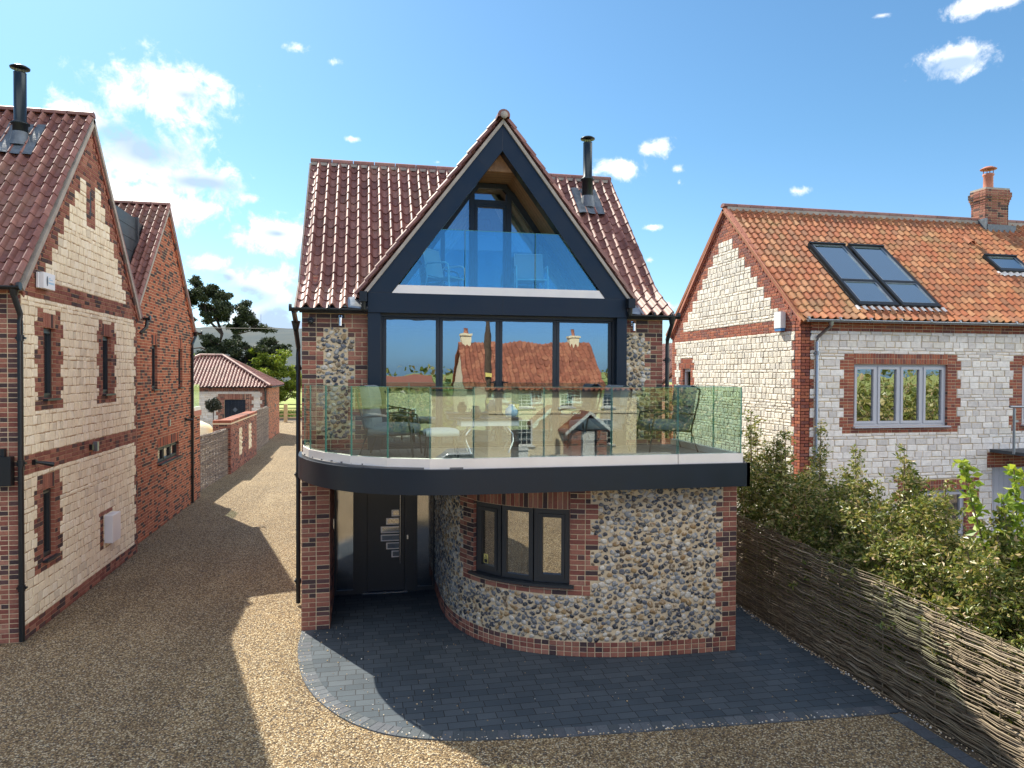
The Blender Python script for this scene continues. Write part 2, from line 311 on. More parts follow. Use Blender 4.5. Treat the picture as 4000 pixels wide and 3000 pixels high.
# ------------------------------------------------------------------ mesh builder
class MB:
    def __init__(s): s.v = []; s.f = []; s.m = []; s.sm = []
    def add(s, vs, fs, m=0, smooth=False):
        b = len(s.v); s.v.extend(vs)
        for f in fs: s.f.append(tuple(i+b for i in f)); s.m.append(m); s.sm.append(smooth)
    def box(s, x0, x1, y0, y1, z0, z1, m=0):
        s.add([(x0,y0,z0),(x1,y0,z0),(x1,y1,z0),(x0,y1,z0),(x0,y0,z1),(x1,y0,z1),(x1,y1,z1),(x0,y1,z1)],
              [(0,3,2,1),(4,5,6,7),(0,1,5,4),(1,2,6,5),(2,3,7,6),(3,0,4,7)], m)
    def mbox(s, M, u0, u1, v0, v1, w0, w1, m=0):
        p = [M(u0,v0,w0),M(u1,v0,w0),M(u1,v1,w0),M(u0,v1,w0),M(u0,v0,w1),M(u1,v0,w1),M(u1,v1,w1),M(u0,v1,w1)]
        s.add(p, [(0,3,2,1),(4,5,6,7),(0,1,5,4),(1,2,6,5),(2,3,7,6),(3,0,4,7)], m)
    def unit(s, M, u0, u1, v0, v1, w0, w1, ch, m=0, j=0):
        R = random.uniform
        def jj(): return R(-j, j) if j else 0
        q = [(u0,v0),(u1,v0),(u1,v1),(u0,v1)]; q = [(a+jj(), b+jj()) for a, b in q]
        cx = (u0+u1)/2; cy = (v0+v1)/2
        bk = [M(a, b, w0) for a, b in q]
        md = [M(a, b, w1-ch*.6) for a, b in q]
        fr = [M(a+(ch if a < cx else -ch), b+(ch if b < cy else -ch), w1+jj()*.4) for a, b in q]
        s.add(bk+md+fr, [(8,9,10,11)]+[(i,(i+1)%4,(i+1)%4+4,i+4) for i in range(4)]+[(i+4,(i+1)%4+4,(i+1)%4+8,i+8) for i in range(4)], m)
    def prism(s, poly, M, w0, w1, m=0):
        n = len(poly); a = [M(x, y, w0) for x, y in poly]+[M(x, y, w1) for x, y in poly]
        s.add(a, [tuple(range(n))[::-1], tuple(range(n, 2*n))]+[(i,(i+1)%n,(i+1)%n+n,i+n) for i in range(n)], m)
    def tube(s, pts, r, k=8, m=0, cap=True, smooth=True):
        pts = [Vector(p) for p in pts]; n = len(pts); rs = r if isinstance(r, (list, tuple)) else [r]*n
        vs = []; up = Vector((0, 0, 1))
        for i, p in enumerate(pts):
            t = (pts[min(i+1, n-1)]-pts[max(i-1, 0)]).normalized()
            a = t.cross(up)
            if a.length < .05: a = t.cross(Vector((1, 0, 0)))
            a.normalize(); b = t.cross(a)
            for q in range(k):
                an = 2*pi*q/k; vs.append(tuple(p+(a*cos(an)+b*sin(an))*rs[i]))
        fs = [(i*k+q, i*k+(q+1)%k, (i+1)*k+(q+1)%k, (i+1)*k+q) for i in range(n-1) for q in range(k)]
        s.add(vs, fs, m, smooth)
        if cap:
            s.add(vs[:k], [tuple(range(k))], m); s.add(vs[-k:], [tuple(range(k))[::-1]], m)
    def lathe(s, c, prof, k=16, m=0, smooth=True):
        vs = [(c[0]+r*cos(2*pi*q/k), c[1]+r*sin(2*pi*q/k), c[2]+z) for r, z in prof for q in range(k)]
        fs = [(i*k+q, i*k+(q+1)%k, (i+1)*k+(q+1)%k, (i+1)*k+q) for i in range(len(prof)-1) for q in range(k)]
        s.add(vs, fs, m, smooth)
    def sheet(s, P, nu, nv, m=0, th=0, smooth=True):
        vs = [tuple(P(i/nu, j/nv)) for j in range(nv+1) for i in range(nu+1)]
        fs = [(j*(nu+1)+i, j*(nu+1)+i+1, (j+1)*(nu+1)+i+1, (j+1)*(nu+1)+i) for j in range(nv) for i in range(nu)]
        s.add(vs, fs, m, smooth)
ROOT = {}
def link(o, parent):
    col.objects.link(o)
    if parent is not None: o.parent = parent
def obj(name, mb, mats, parent=None, label=None, bev=0):
    if not isinstance(mats, (list, tuple)): mats = [mats]
    base = Vector((0, 0, 0)); p = parent
    while p is not None: base = ROOT.get(p.name, base) if p.parent is None else base; p = p.parent
    me = bpy.data.meshes.new(name)
    bx, by, bz = base
    me.from_pydata([(x-bx, y-by, z-bz) for x, y, z in mb.v], [], mb.f)
    for q in mats: me.materials.append(MATS[q])
    me.polygons.foreach_set('material_index', mb.m); me.polygons.foreach_set('use_smooth', mb.sm); me.update()
    o = bpy.data.objects.new(name, me); link(o, parent)
    if label: o['label'] = label
    if bev:
        bm = o.modifiers.new('bevel', 'BEVEL'); bm.width = bev; bm.segments = 2; bm.limit_method = 'ANGLE'
    return o
def tag(o, label, cat, group=None, kind=None):
    if label: o['label'] = label
    if cat: o['category'] = cat
    if group: o['group'] = group
    if kind: o['kind'] = kind
    return o
def thing(name, loc, label, cat, group=None):
    o = bpy.data.objects.new(name, None); col.objects.link(o); o.location = loc; o.empty_display_size = .2
    ROOT[o.name] = Vector(loc); return tag(o, label, cat, group)
def copy_tree(o, loc, rz=0, label=None, parent=None, sc=None):
    c = o.copy(); col.objects.link(c)
    if parent: c.parent = parent
    else:
        c.location = loc; c.rotation_euler = (0, 0, rz)
        if label: c['label'] = label
        if sc: c.scale = sc
    for ch in o.children: copy_tree(ch, None, parent=c)
    return c
def structure(name, mb, mats):
    o = obj(name, mb, mats); o['kind'] = 'structure'; return o
# planar wall mappings: u along, v up, w out of the wall
def MX(x, sgn): return lambda u, v, w: (x+sgn*w, u, v)          # wall in plane X=x, u = Y
def MY(y, sgn): return lambda u, v, w: (u, y+sgn*w, v)          # wall in plane Y=y, u = X
def sub(iv, a, b):
    r = []
    for x, y in iv:
        if b <= x or a >= y: r.append((x, y)); continue
        if x < a: r.append((x, a))
        if y > b: r.append((b, y))
    return [q for q in r if q[1]-q[0] > .015]
def inter(A, B): return [(max(a, c), min(b, d)) for a, b in A for c, d in B if min(b, d)-max(a, c) > .015]
K = .075
def course(mb, M, k, iv, m, header=False, proud=.0, bw=.215):
    z0 = k*K+.005; z1 = (k+1)*K-.006
    for a, b in iv:
        u = a; i = 0
        off = (k % 2)
        while u < b-.02:
            L = (bw if (not header and (i+off) % 3 != 2) else .1025)
            if i == 0 and off and not header: L = .1025
            e = min(u+L, b-.004)
            if b-e < .05: e = b-.004
            mb.unit(M, u+.003, e, z0, z1, -.01, .008+proud+random.uniform(-.0015, .0015), .005, m, .0015)
            u = e+.01; i += 1
def lay(mb, M, k0, k1, urange, zones=(), openings=(), soldiers=(), fill='c', mi=(0, 1, 2), chalk=(.12, .27), rnd=None, tall=.7, header=False, chw=(.012, .022)):
    """bricks for the zones, chalk blocks (or a list of free flint intervals) for the rest"""
    R = rnd or random
    rest = {}
    for k in range(k0, k1):
        zc = (k+.5)*K
        ur = urange(k)
        if ur is None: continue
        full = [ur]
        for (a, b, z0, z1) in list(openings)+list(soldiers):
            if z0 < zc < z1: full = sub(full, a, b)
        br = []
        for zn in zones:
            a, b, za, zb = zn[:4]; t = zn[4] if len(zn) > 4 else ''
            if za <= zc <= zb:
                ex = .112 if (k//3) % 2 else 0
                br.append((a-(ex if 'L' in t else 0), b+(ex if 'R' in t else 0)))
        br.sort(); mg = []
        for a, b in br:
            if mg and a <= mg[-1][1]+.02: mg[-1] = (mg[-1][0], max(b, mg[-1][1]))
            else: mg.append((a, b))
        bi = inter(full, mg)
        if fill == 'b': bi = full; r = []
        else:
            r = full
            for a, b in mg: r = sub(r, a, b)
        course(mb, M, k, bi, mi[1], header)
        rest[k] = r
    for (a, b, z0, z1) in soldiers:
        rows = 2 if fill2rows.get((a, b)) else 1
        hh = (z1-z0)/rows
        for q in range(rows):
            u = a
            while u < b-.03:
                e = min(u+.063, b); mb.unit(M, u+.002, e, z0+q*hh+.006, z0+(q+1)*hh-.006, -.01, .009+R.uniform(-.001, .001), .004, mi[1], .0015); u = e+.011
    if fill == 'c':
        def blocks(iv, z0, z1):
            for a, b in iv:
                u = a
                while u < b-.02:
                    L = R.uniform(*chalk)*(1.25 if z1-z0 < .1 else 1); e = min(u+L, b)
                    if b-e < .09: e = b
                    mb.unit(M, u+.010, e-.009, z0+.006, z1-.006, -.01, R.uniform(*chw), .011, mi[2], .009); u = e
        k = k0
        while k < k1:
            if k not in rest: k += 1; continue
            if k+1 in rest and R.random() < tall:
                I = inter(rest[k], rest[k+1]); blocks(I, k*K, (k+2)*K)
                for q in (k, k+1):
                    d = rest[q]
                    for a, b in I: d = sub(d, a, b)
                    blocks([x for x in d if x[1]-x[0] > .04], q*K, (q+1)*K)
                k += 2
            else: blocks(rest[k], k*K, (k+1)*K); k += 1
    return rest
fill2rows = {}
def backing(mb, M, u0, u1, v0, v1, openings, w0=-.28, w1=0, m=0):
    us = sorted({u0, u1, *[min(max(o[0], u0), u1) for o in openings], *[min(max(o[1], u0), u1) for o in openings]})
    vs = sorted({v0, v1, *[min(max(o[2], v0), v1) for o in openings], *[min(max(o[3], v0), v1) for o in openings]})
    nu = len(us)
    for i in range(len(us)-1):
        for j in range(len(vs)-1):
            cu = (us[i]+us[i+1])/2; cv = (vs[j]+vs[j+1])/2
            if any(o[0] < cu < o[1] and o[2] < cv < o[3] for o in openings): continue
            mb.mbox(M, us[i], us[i+1], vs[j], vs[j+1], w0, w1, m)
ICO = None
def ico():
    global ICO
    if ICO is None:
        bm = bmesh.new(); bmesh.ops.create_icosphere(bm, subdivisions=2, radius=1)
        ICO = ([v.co.copy() for v in bm.verts], [tuple(v.index for v in f.verts) for f in bm.faces]); bm.free()
    return ICO
def flints(mb, M, rest, m, u0, u1, k0, k1, rmin=.020, rmax=.052, tries=26000, cs=None):
    vs, fs = ico(); R = random; grid = {}; placed = []
    def inside(u, v, r):
        for vv in (v-r*.8, v, v+r*.8):
            k = int(vv//K)
            if k < k0 or k >= k1: return False
            if not any(a+r*.75 < u < b-r*.75 for a, b in rest.get(k, ())): return False
        return True
    for q in range(tries):
        big = 1-(q/tries)**.6
        r = rmin+(rmax-rmin)*big*R.uniform(.55, 1)
        u = R.uniform(u0, u1); v = R.uniform(k0*K, k1*K)
        if not inside(u, v, r): continue
        gx, gy = int(u/.12), int(v/.12); ok = True
        for i in (-1, 0, 1):
            for j in (-1, 0, 1):
                for (a, b, c) in grid.get((gx+i, gy+j), ()):
                    if (a-u)**2+((b-v)*1.08)**2 < ((c+r)*.98)**2: ok = False; break
                if not ok: break
            if not ok: break
        if not ok: continue
        grid.setdefault((gx, gy), []).append((u, v, r)); placed.append((u, v, r))
    for u, v, r in placed:
        an = R.uniform(-.6, .6); ca, sa = cos(an), sin(an); ex = R.uniform(.9, 1.25); ey = R.uniform(.7, 1.0); ez = R.uniform(.24, .4)
        ph = [R.uniform(0, 6.28) for _ in range(6)]; am = R.uniform(.14, .34); out_ = []
        for p in vs:
            d = 1+am*(sin(3*p.x+ph[0])*sin(2.6*p.y+ph[1])+.6*sin(5*p.y+ph[2])*sin(4*p.z+ph[3]))
            x, y, z = p.x*d*ex*r, p.y*d*ey*r, min(p.z*d*ez*r, r*ez*.78+.15*p.x*r*sin(ph[4]))
            out_.append(M(u+x*ca-y*sa, v+x*sa+y*ca, z+.004))
        mb.add(out_, fs, m, True)
    return len(placed)
# ------------------------------------------------------------------ pantiles
PROF = [(0, .004), (.12, -.006), (.28, -.011), (.44, -.007), (.56, .006), (.66, .027), (.76, .041), (.86, .040), (.95, .022), (1.05, .002)]
def tile_roof(mb, S, ul, sl, keep=lambda u, s: True, wd=.2, g=.272, m=0, flip=False, hs=1.75):
    nc = int(round(ul/wd)); nr = int(round(sl/g)); wd = ul/nc; g = sl/nr
    for r in range(nr):
        for c in range(nc):
            u = c*wd; s = r*g
            if not keep(u+wd/2, s+g/2): continue
            lift = .026+random.uniform(-.003, .003); ju = random.uniform(-.003, .003); L = min(g+.06, sl-s+.0)
            pr = [(1-a, h*hs) for a, h in PROF[::-1]] if flip else [(a, h*hs) for a, h in PROF]
            lo = [S(u+a*wd+ju, s-.012, h+lift) for a, h in pr]; up = [S(u+a*wd+ju, s+L, h+.002) for a, h in pr]
            md = [S(u+a*wd+ju, s+L*.5, h+lift*.52) for a, h in pr]
            n = len(pr)
            mb.add(lo+md+up, [(i, i+1, n+i+1, n+i) for i in range(n-1)]+[(n+i, n+i+1, 2*n+i+1, 2*n+i) for i in range(n-1)], m, True)
            un = [S(u+a*wd+ju, s-.010, h+lift-.030) for a, h in pr]
            mb.add(lo+un, [(i, n+i, n+i+1, i+1) for i in range(n-1)], m)
def surf2(A, U, pts, flipn=1):
    """roof surface: origin A, unit U along the eave, pts = list of (outward horizontal run, z) polyline climbing; run along V"""
    U = Vector(U)
    def make(V):
        V = Vector(V); seg = []; acc_ = 0
        for (r0_, z0), (r1, z1) in zip(pts, pts[1:]):
            L = math.hypot(r1-r0_, z1-z0); seg.append((acc_, L, r0_, z0, (r1-r0_)/L, (z1-z0)/L)); acc_ += L
        def S(u, s, h):
            q = seg[0]
            for x in seg:
                if s >= x[0]: q = x
            t = s-q[0]; P = Vector(A)+U*u+V*(q[2]+q[4]*t)+Vector((0, 0, q[3]+q[5]*t))
            Nn = V*(-q[5])+Vector((0, 0, q[4]))
            return tuple(P+Nn*h)
        return S, acc_
    return make
def ridge_tiles(mb, p0, p1, r=.11, L=.45, m=0, m2=None, flat=.75):
    p0 = Vector(p0); p1 = Vector(p1); d = (p1-p0); n = max(1, int(round(d.length/L))); t = d.normalized(); a = t.cross(Vector((0, 0, 1))).normalized(); b = a.cross(t)
    for i in range(n):
        q0 = p0+d*(i/n)+t*.006; q1 = p0+d*((i+1)/n)-t*.008; vs = []
        for q, rr in ((q0, r), (q1, r)):
            for k_ in range(9):
                an = -.25+(pi+.5)*k_/8; vs.append(tuple(q+a*cos(an)*rr+b*sin(an)*rr*flat))
        mb.add(vs, [(k_, k_+1, k_+10, k_+9) for k_ in range(8)], m, True)
        mb.add(vs[:9], [tuple(range(9))], m); mb.add(vs[9:], [tuple(range(9))[::-1]], m)
def gutter(mb, p0, p1, r=.055, m=0):
    p0 = Vector(p0); p1 = Vector(p1); t = (p1-p0).normalized(); a = Vector((0, 0, 1)).cross(t); vs = []
    for q in (p0, p1):
        for rr in (r, r-.006):
            for k_ in range(9):
                an = pi+pi*k_/8; vs.append(tuple(q+a*cos(an)*rr+Vector((0, 0, 1))*sin(an)*rr))
    fs = [(k_, k_+1, k_+19, k_+18) for k_ in range(8)]+[(k_+9, k_+10, k_+28, k_+27) for k_ in range(8)]+[(0, 18, 27, 9), (8, 17, 35, 26)]
    mb.add(vs, fs, m, True)
    for b_ in (0, 18): mb.add(vs[b_:b_+9], [tuple(range(9))], m)
    L = (p1-p0).length; n = max(2, int(L/.8))
    for i in range(n+1):
        q = p0+(p1-p0)*(i/n); mb.tube([q-t*.02, q+t*.02], r+.006, 10, m)
def downpipe(mb, x, y, z0, z1, off, r=.036, m=0, brk=1.9):
    ox, oy = off
    mb.tube([(x+ox, y+oy, z1), (x+ox, y+oy, z1-.12), (x, y, z1-.38), (x, y, z1-.5), (x, y, z0+.02)], r, 10, m)
    mb.tube([(x+ox, y+oy, z1+.02), (x+ox, y+oy, z1-.12)], [r*1.9, r*1.1], 10, m)
    z = z1-.7
    while z > z0+.3: mb.tube([(x, y, z), (x, y, z-.09)], r*1.28, 10, m); mb.box(x-r*1.7, x+r*1.7, y-.012, y+.04, z-.06, z-.03, m); z -= brk
def window(parent, M, u0, u1, z0, z1, nl=1, fr='anthracite_frame', gl='glass_window', w=-.12, fw=.05, sill='anthracite_frame', curtain=False, sillw=.03, dark=True, sub_=.035):
    mb = MB(); fm = M
    mb.mbox(fm, u0, u1, z0, z0+fw, w, w+.06); mb.mbox(fm, u0, u1, z1-fw, z1, w, w+.06)
    mb.mbox(fm, u0, u0+fw, z0+fw, z1-fw, w, w+.06); mb.mbox(fm, u1-fw, u1, z0+fw, z1-fw, w, w+.06)
    lw = (u1-u0-fw)/nl
    for i in range(1, nl): mb.mbox(fm, u0+i*lw, u0+i*lw+fw, z0+fw, z1-fw, w, w+.058)
    if sub_:
        for i in range(nl):
            a = u0+i*lw+fw+.004; b = u0+(i+1)*lw-.004; c = z0+fw+.004; d = z1-fw-.004
            mb.mbox(fm, a, b, c, c+sub_, w, w+.075); mb.mbox(fm, a, b, d-sub_, d, w, w+.075)
            mb.mbox(fm, a, a+sub_, c+sub_, d-sub_, w, w+.075); mb.mbox(fm, b-sub_, b, c+sub_, d-sub_, w, w+.075)
    o = obj('window', mb, fr, parent)
    g = MB(); g.mbox(fm, u0+fw*.6, u1-fw*.6, z0+fw*.6, z1-fw*.6, w+.02, w+.032); obj('pane', g, gl, o)
    if sill:
        s = MB(); s.mbox(fm, u0-.03, u1+.03, z0-.035, z0-.002, w, sillw+.05); obj('sill', s, sill, o)
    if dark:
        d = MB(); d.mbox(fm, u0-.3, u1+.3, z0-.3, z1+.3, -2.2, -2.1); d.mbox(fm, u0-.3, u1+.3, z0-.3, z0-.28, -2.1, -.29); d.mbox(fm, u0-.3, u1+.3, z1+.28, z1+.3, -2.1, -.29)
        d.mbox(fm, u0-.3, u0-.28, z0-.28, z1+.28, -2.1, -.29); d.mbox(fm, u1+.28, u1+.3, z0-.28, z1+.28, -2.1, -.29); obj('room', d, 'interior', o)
    return o
def reveal(mb, M, op, m, d=-.12):
    a, b, c, e = op
    mb.mbox(M, a, a+.004, c, e, d, .007, m); mb.mbox(M, b-.004, b, c, e, d, .007, m)
    mb.mbox(M, a+.004, b-.004, e-.004, e, d, .007, m); mb.mbox(M, a+.004, b-.004, c, c+.004, d, .007, m)
# ================================================================== MAIN HOUSE
HX0, HX1, HY = -0.97, 5.18, 11.77
house = thing('house', (2.2, 11.77, 0), 'flint and brick house with dark triangular gable and curved glass balcony in the middle', 'house')
R_ = house
# upper front walls either side of the doors
def up_wall(x0, x1, zones):
    mb = MB(); M = MY(HY, -1); backing(mb, M, x0, x1, 2.556, 5.14, [])
    rest = lay(mb, M, 38, 69, lambda k: (x0, x1), zones, fill='f')
    flints(mb, M, rest, 2, x0, x1, 38, 69, tries=9000)
    return obj('front_wall', mb, ['mortar_cream', 'brick_mixed', 'flint'], R_)
up_wall(HX0, .06, [(HX0, HX0+.225, 2.8, 5.2, 'R'), (.06-.2, .06, 2.8, 5.2, 'L'), (HX0, .06, 4.91, 5.2), (HX0, .06, 2.8, 3.08)])
up_wall(4.46, HX1, [(HX1-.225, HX1, 2.8, 5.2, 'L'), (4.46, HX1, 4.91, 5.2), (4.46, HX1, 2.8, 3.0)])
# entrance pillar and side walls
mb = MB(); mb.box(HX0, -.54, HY, 13.9, 0, 2.55, 0)
for q in (0,):
    lay(mb, MY(HY, -1), 0, 34, lambda k: (HX0, -.54), fill='b'); lay(mb, MX(-.54, 1), 0, 34, lambda k: (HY, 13.6), fill='b', mi=(0, 2, 2)); lay(mb, MX(HX0, -1), 0, 34, lambda k: (HY, 13.9), fill='b')
obj('entrance_pillar', mb, ['mortar_cream', 'brick_mixed', 'brick_mixed'], R_)
mb = MB(); mb.box(HX0, HX0+.28, 13.9, 18.0, 0, 5.14, 0); mb.box(HX0, HX0+.28, HY+.28, 13.9, 2.56, 5.14, 0); mb.box(HX1-.28, HX1, HY+.28, 18.0, 0, 5.14, 0); mb.box(HX0+.28, HX1-.28, 17.72, 18.0, 0, 5.14, 0)
mb.prism([(HY, 5.14), (18, 5.14), (14.95, 8.2)], lambda u, v, w: (HX0+w, u, v), 0, .28); mb.prism([(HY, 5.14), (18, 5.14), (14.95, 8.2)], lambda u, v, w: (HX1-w, u, v), 0, .28)
obj('side_wall', mb, 'brick_course', R_)
# curved bay wall
BP = [(1.34,13.6),(1.34,13.0),(1.34,12.4),(1.42,11.7),(1.62,11.1),(1.95,10.6),(2.4,10.22),(2.95,9.96),(3.55,9.80),(4.2,9.72),(4.8,9.70),(5.48,9.70)]
def smooth_path(P, n=10):
    o = []
    for i in range(len(P)-1):
        p0 = P[max(i-1, 0)]; p1 = P[i]; p2 = P[i+1]; p3 = P[min(i+2, len(P)-1)]
        for j in range(n):
            t = j/n
            o.append(tuple(.5*((2*p1[k])+(-p0[k]+p2[k])*t+(2*p0[k]-5*p1[k]+4*p2[k]-p3[k])*t*t+(-p0[k]+3*p1[k]-3*p2[k]+p3[k])*t**3) for k in (0, 1)))
    o.append(P[-1]); return o
class Path:
    def __init__(s, P, sm=True):
        s.p = [Vector((x, y, 0)) for x, y in (smooth_path(P) if sm else P)]; s.c = [0]
        for a, b in zip(s.p, s.p[1:]): s.c.append(s.c[-1]+(b-a).length)
        s.L = s.c[-1]
    def at(s, u):
        u_c = min(max(u, 0), s.L-1e-6); lo = 0; hi = len(s.c)-1
        while hi-lo > 1:
            md = (lo+hi)//2
            if s.c[md] <= u_c: lo = md
            else: hi = md
        a, b = s.p[lo], s.p[lo+1]; t = (b-a).normalized(); return a+t*(u-s.c[lo] if lo == len(s.p)-2 or u < 0 else u_c-s.c[lo]), t
    def M(s, sgn=1):
        def f(u, v, w):
            e = .04; p, _ = s.at(u); t = (s.at(u+e)[0]-s.at(u-e)[0]).normalized(); n = Vector((t.y, -t.x, 0))*sgn
            return (p.x+n.x*w, p.y+n.y*w, v)
        return f
bp = Path(BP); BM = bp.M(-1) if False else bp.M(1)
# outward normal check: at the straight front the wall must face -Y
if BM(bp.L-.3, 0, 1)[1] > 9.7: BM = bp.M(-1)
BL = bp.L
def near_u(x, y): return min(range(0, int(BL*100)), key=lambda i: (bp.at(i/100)[0]-Vector((x, y, 0))).length)/100
wa, wb = near_u(1.70, 10.97), near_u(2.965, 9.96)
mb = MB(); op = (wa, wb, 1.05, 2.16)
u = 0
while u < BL-1e-3:
    e = min(u+.12, BL)
    if u < wa < e: e = wa
    if u < wb < e: e = wb
    cu = (u+e)/2
    if wa < cu < wb: mb.mbox(BM, u, e, 0, 1.05, -.28, 0, 0); mb.mbox(BM, u, e, 2.16, 2.52, -.28, 0, 0)
    else: mb.mbox(BM, u, e, 0, 2.52, -.28, 0, 0)
    u = e
zn = [(0, BL, 0, .225), (wa-.29, wa, 1.0, 2.6, 'L'), (wb, wb+.3, 1.0, 2.6, 'R'), (wa-.29, wb+.3, .9, 1.05), (BL-.225, BL, 0, 2.6, 'L')]
rest = lay(mb, BM, 3, 34, lambda k: (0, BL), zn, [op], [(wa, wb, 2.16, 2.50)], fill='f')
lay(mb, BM, 0, 3, lambda k: (0, BL), [(0, BL, 0, 1)], fill='f', header=True)
flints(mb, BM, rest, 2, 0, BL, 3, 34, tries=90000)
mb.mbox(BM, wa, wa+.004, 1.05, 2.16, -.14, .007, 3); mb.mbox(BM, wb-.004, wb, 1.05, 2.16, -.14, .007, 3)
bay = obj('bay_wall', mb, ['mortar_cream', 'brick_mixed', 'flint', 'brick_course'], R_)
mb = MB(); lay(mb, MX(5.48, 1), 0, 34, lambda k: (9.71, 12.0), fill='b', mi=(0, 1, 1)); mb.box(5.2, 5.479, 9.985, 18, 0, 2.52, 0); obj('bay_side_wall', mb, ['mortar_cream', 'brick_mixed'], R_)
# bay window: three lights following the curve
ms = [wa, wa+(wb-wa)*.335, wa+(wb-wa)*.665, wb]
for i in range(3):
    P0 = Vector(BM(ms[i], 0, -.10)); P1 = Vector(BM(ms[i+1], 0, -.10)); t = (P1-P0); L = t.length; t.normalize(); n = Vector((t.y, -t.x, 0)); n = n if n.dot(Vector(BM((ms[i]+ms[i+1])/2, 0, 1))-P0) > 0 else -n
    M = (lambda P0, t, n: lambda u, v, w: tuple(P0+t*u+n*w+Vector((0, 0, v))))(P0, t, n)
    wn_ = window(R_, M, 0.003, L-.003, 1.06, 2.15, 1, w=0, fw=.07, sill=None, dark=False, sub_=.05 if i != 1 else 0, gl='glass_window')
    if i == 0:
        s = MB(); s.mbox(M, .145, .235, 1.20, 1.34, .034, .036, 0); s.prism([(.155, 1.27), (.225, 1.27), (.19, 1.33)], M, .036, .0372, 1); s.prism([(.168, 1.277), (.212, 1.277), (.19, 1.315)], M, .0374, .038, 0); s.prism([(.18, 1.283), (.2, 1.286), (.195, 1.3)], M, .0382, .0388, 1)
        s.mbox(M, .155, .225, 1.207, 1.262, .036, .0372, 1)
        obj('warning_sticker', s, ['sign_yellow', 'black'], wn_)
    if i == 1:
        c = MB(); c.sheet(lambda a, b: M(.08+.16*a, 1.08+b*1.02, -.12+.02*sin(a*22)), 24, 2); obj('curtain', c, 'curtain', R_)
mb = MB(); u = wa-.06
while u < wb+.05: mb.mbox(BM, u, min(u+.1, wb+.06), 1.015, 1.052, -.1, .07); u += .1
obj('window_sill', mb, 'anthracite_frame', R_)
mb = MB(); mb.box(1.7, 5.1, 11.9, 12.0, .1, 2.5); mb.box(1.7, 1.78, 10.95+.6, 11.9, .1, 2.5); mb.box(2.1, 5.2, 11.0, 12.0, .02, .1); obj('room', mb, 'interior', R_)
# recessed entrance: door, side lights, ceiling, threshold
mb = MB(); Md = MY(13.6, -1)
mb.box(-.54, 1.34, 13.62, 13.8, 0, 2.52, 0)
for a, b in ((-.54, -.50), (-.19, -.14), (.955, 1.0), (1.30, 1.34)): mb.mbox(Md, a, b, .0, 2.5, 0, .07)
mb.mbox(Md, -.50, -.19, 0, .08, 0, .05); mb.mbox(Md, 1.0, 1.30, 0, .08, 0, .05)
mb.mbox(Md, -.14, .06, .0, 2.5, 0, .055); mb.mbox(Md, .76, .955, 0, 2.5, 0, .055)
obj('door_frame', mb, 'door_grey', R_)
for a, b in ((-.50, -.19), (1.0, 1.30)):
    g = MB(); g.mbox(Md, a+.003, b-.003, .083, 2.48, .012, .03); obj('side_light', g, 'glass_frosted', R_)
mb = MB(); mb.mbox(Md, .065, .755, .04, 2.45, 0, .045); dr = obj('front_door', mb, 'door_grey', R_, bev=.004)
for i, wv in enumerate((.14, .24, .34, .34, .24, .14)):
    zc = 1.50-.155*i; f = MB(); x1 = .655; x0 = x1-wv
    for a, b, c, d in ((x0, x1, zc-.062, zc-.044), (x0, x1, zc+.044, zc+.062), (x0, x0+.024, zc-.044, zc+.044)): f.mbox(Md, a, b, c, d, .045, .053)
    fo = obj('door_light', f, 'silver_trim', dr); g = MB(); g.mbox(Md, x0+.024, x1, zc-.044, zc+.044, .045, .048); obj('pane', g, 'glass_frosted', fo)
mb = MB(); mb.tube([Md(.675, .55, .09), Md(.675, 1.85, .09)], .012, 8); mb.tube([Md(.675, .65, .045), Md(.675, .65, .09)], .008, 6); mb.tube([Md(.675, 1.75, .045), Md(.675, 1.75, .09)], .008, 6); obj('handle', mb, 'steel', dr)
mb = MB(); mb.mbox(Md, .80, .83, 1.0, 1.08, .055, .066); obj('lock_plate', mb, 'steel', dr)
mb = MB(); mb.box(-.02, .82, 13.47, 13.52, .006, .03); obj('threshold', mb, 'steel', R_)
mb = MB(); mb.box(-.515, -.50, 12.6, 12.64, 1.45, 1.62); obj('door_bell', mb, 'steel', R_)
# balcony
FP = [(-1.03,12.05),(-1.0,11.5),(-.91,11.12),(-.74,10.68),(-.50,10.28),(-.18,9.92),(.22,9.66),(.70,9.48),(1.25,9.405),(1.9,9.40),(3.2,9.40),(4.4,9.40),(5.52,9.40)]
fp = Path(FP); FM = fp.M(1)
if FM(fp.L-.5, 0, 1)[1] > 9.4: FM = fp.M(-1)
mb = MB(); pts = [tuple(p.xy) for p in fp.p]
def strip(mb, P, z0, z1, off0, off1, m=0, sm=True):
    n = len(P)
    def o_(i, d):
        a = Vector(P[max(i-1, 0)]); b = Vector(P[min(i+1, n-1)]); t = (b-a).normalized(); nn = Vector((t.y, -t.x))
        return (P[i][0]+nn.x*d, P[i][1]+nn.y*d)
    A = [o_(i, off0) for i in range(n)]; B = [o_(i, off1) for i in range(n)]
    vo = [(x, y, z) for z in (z0, z1) for x, y in B]; mb.add(vo, [(i, i+1, n+i+1, n+i) for i in range(n-1)], m, sm)
    vi = [(x, y, z) for z in (z0, z1) for x, y in A]; mb.add(vi, [(i+1, i, n+i, n+i+1) for i in range(n-1)], m, sm)
    for zz, fl in ((z0, 0), (z1, 1)):
        v = [(x, y, zz) for x, y in A]+[(x, y, zz) for x, y in B]; mb.add(v, [(i, i+1, n+i+1, n+i) for i in range(n-1)], m)
    for i in (0, n-1): mb.add([(*A[i], z0), (*B[i], z0), (*B[i], z1), (*A[i], z1)], [(0, 1, 2, 3)], m)
sg = 1
tst = Path(FP).at(1.0)
so_ = .0
strip(mb, pts, 2.52, 2.86, -.05, 0)
bal_out = None
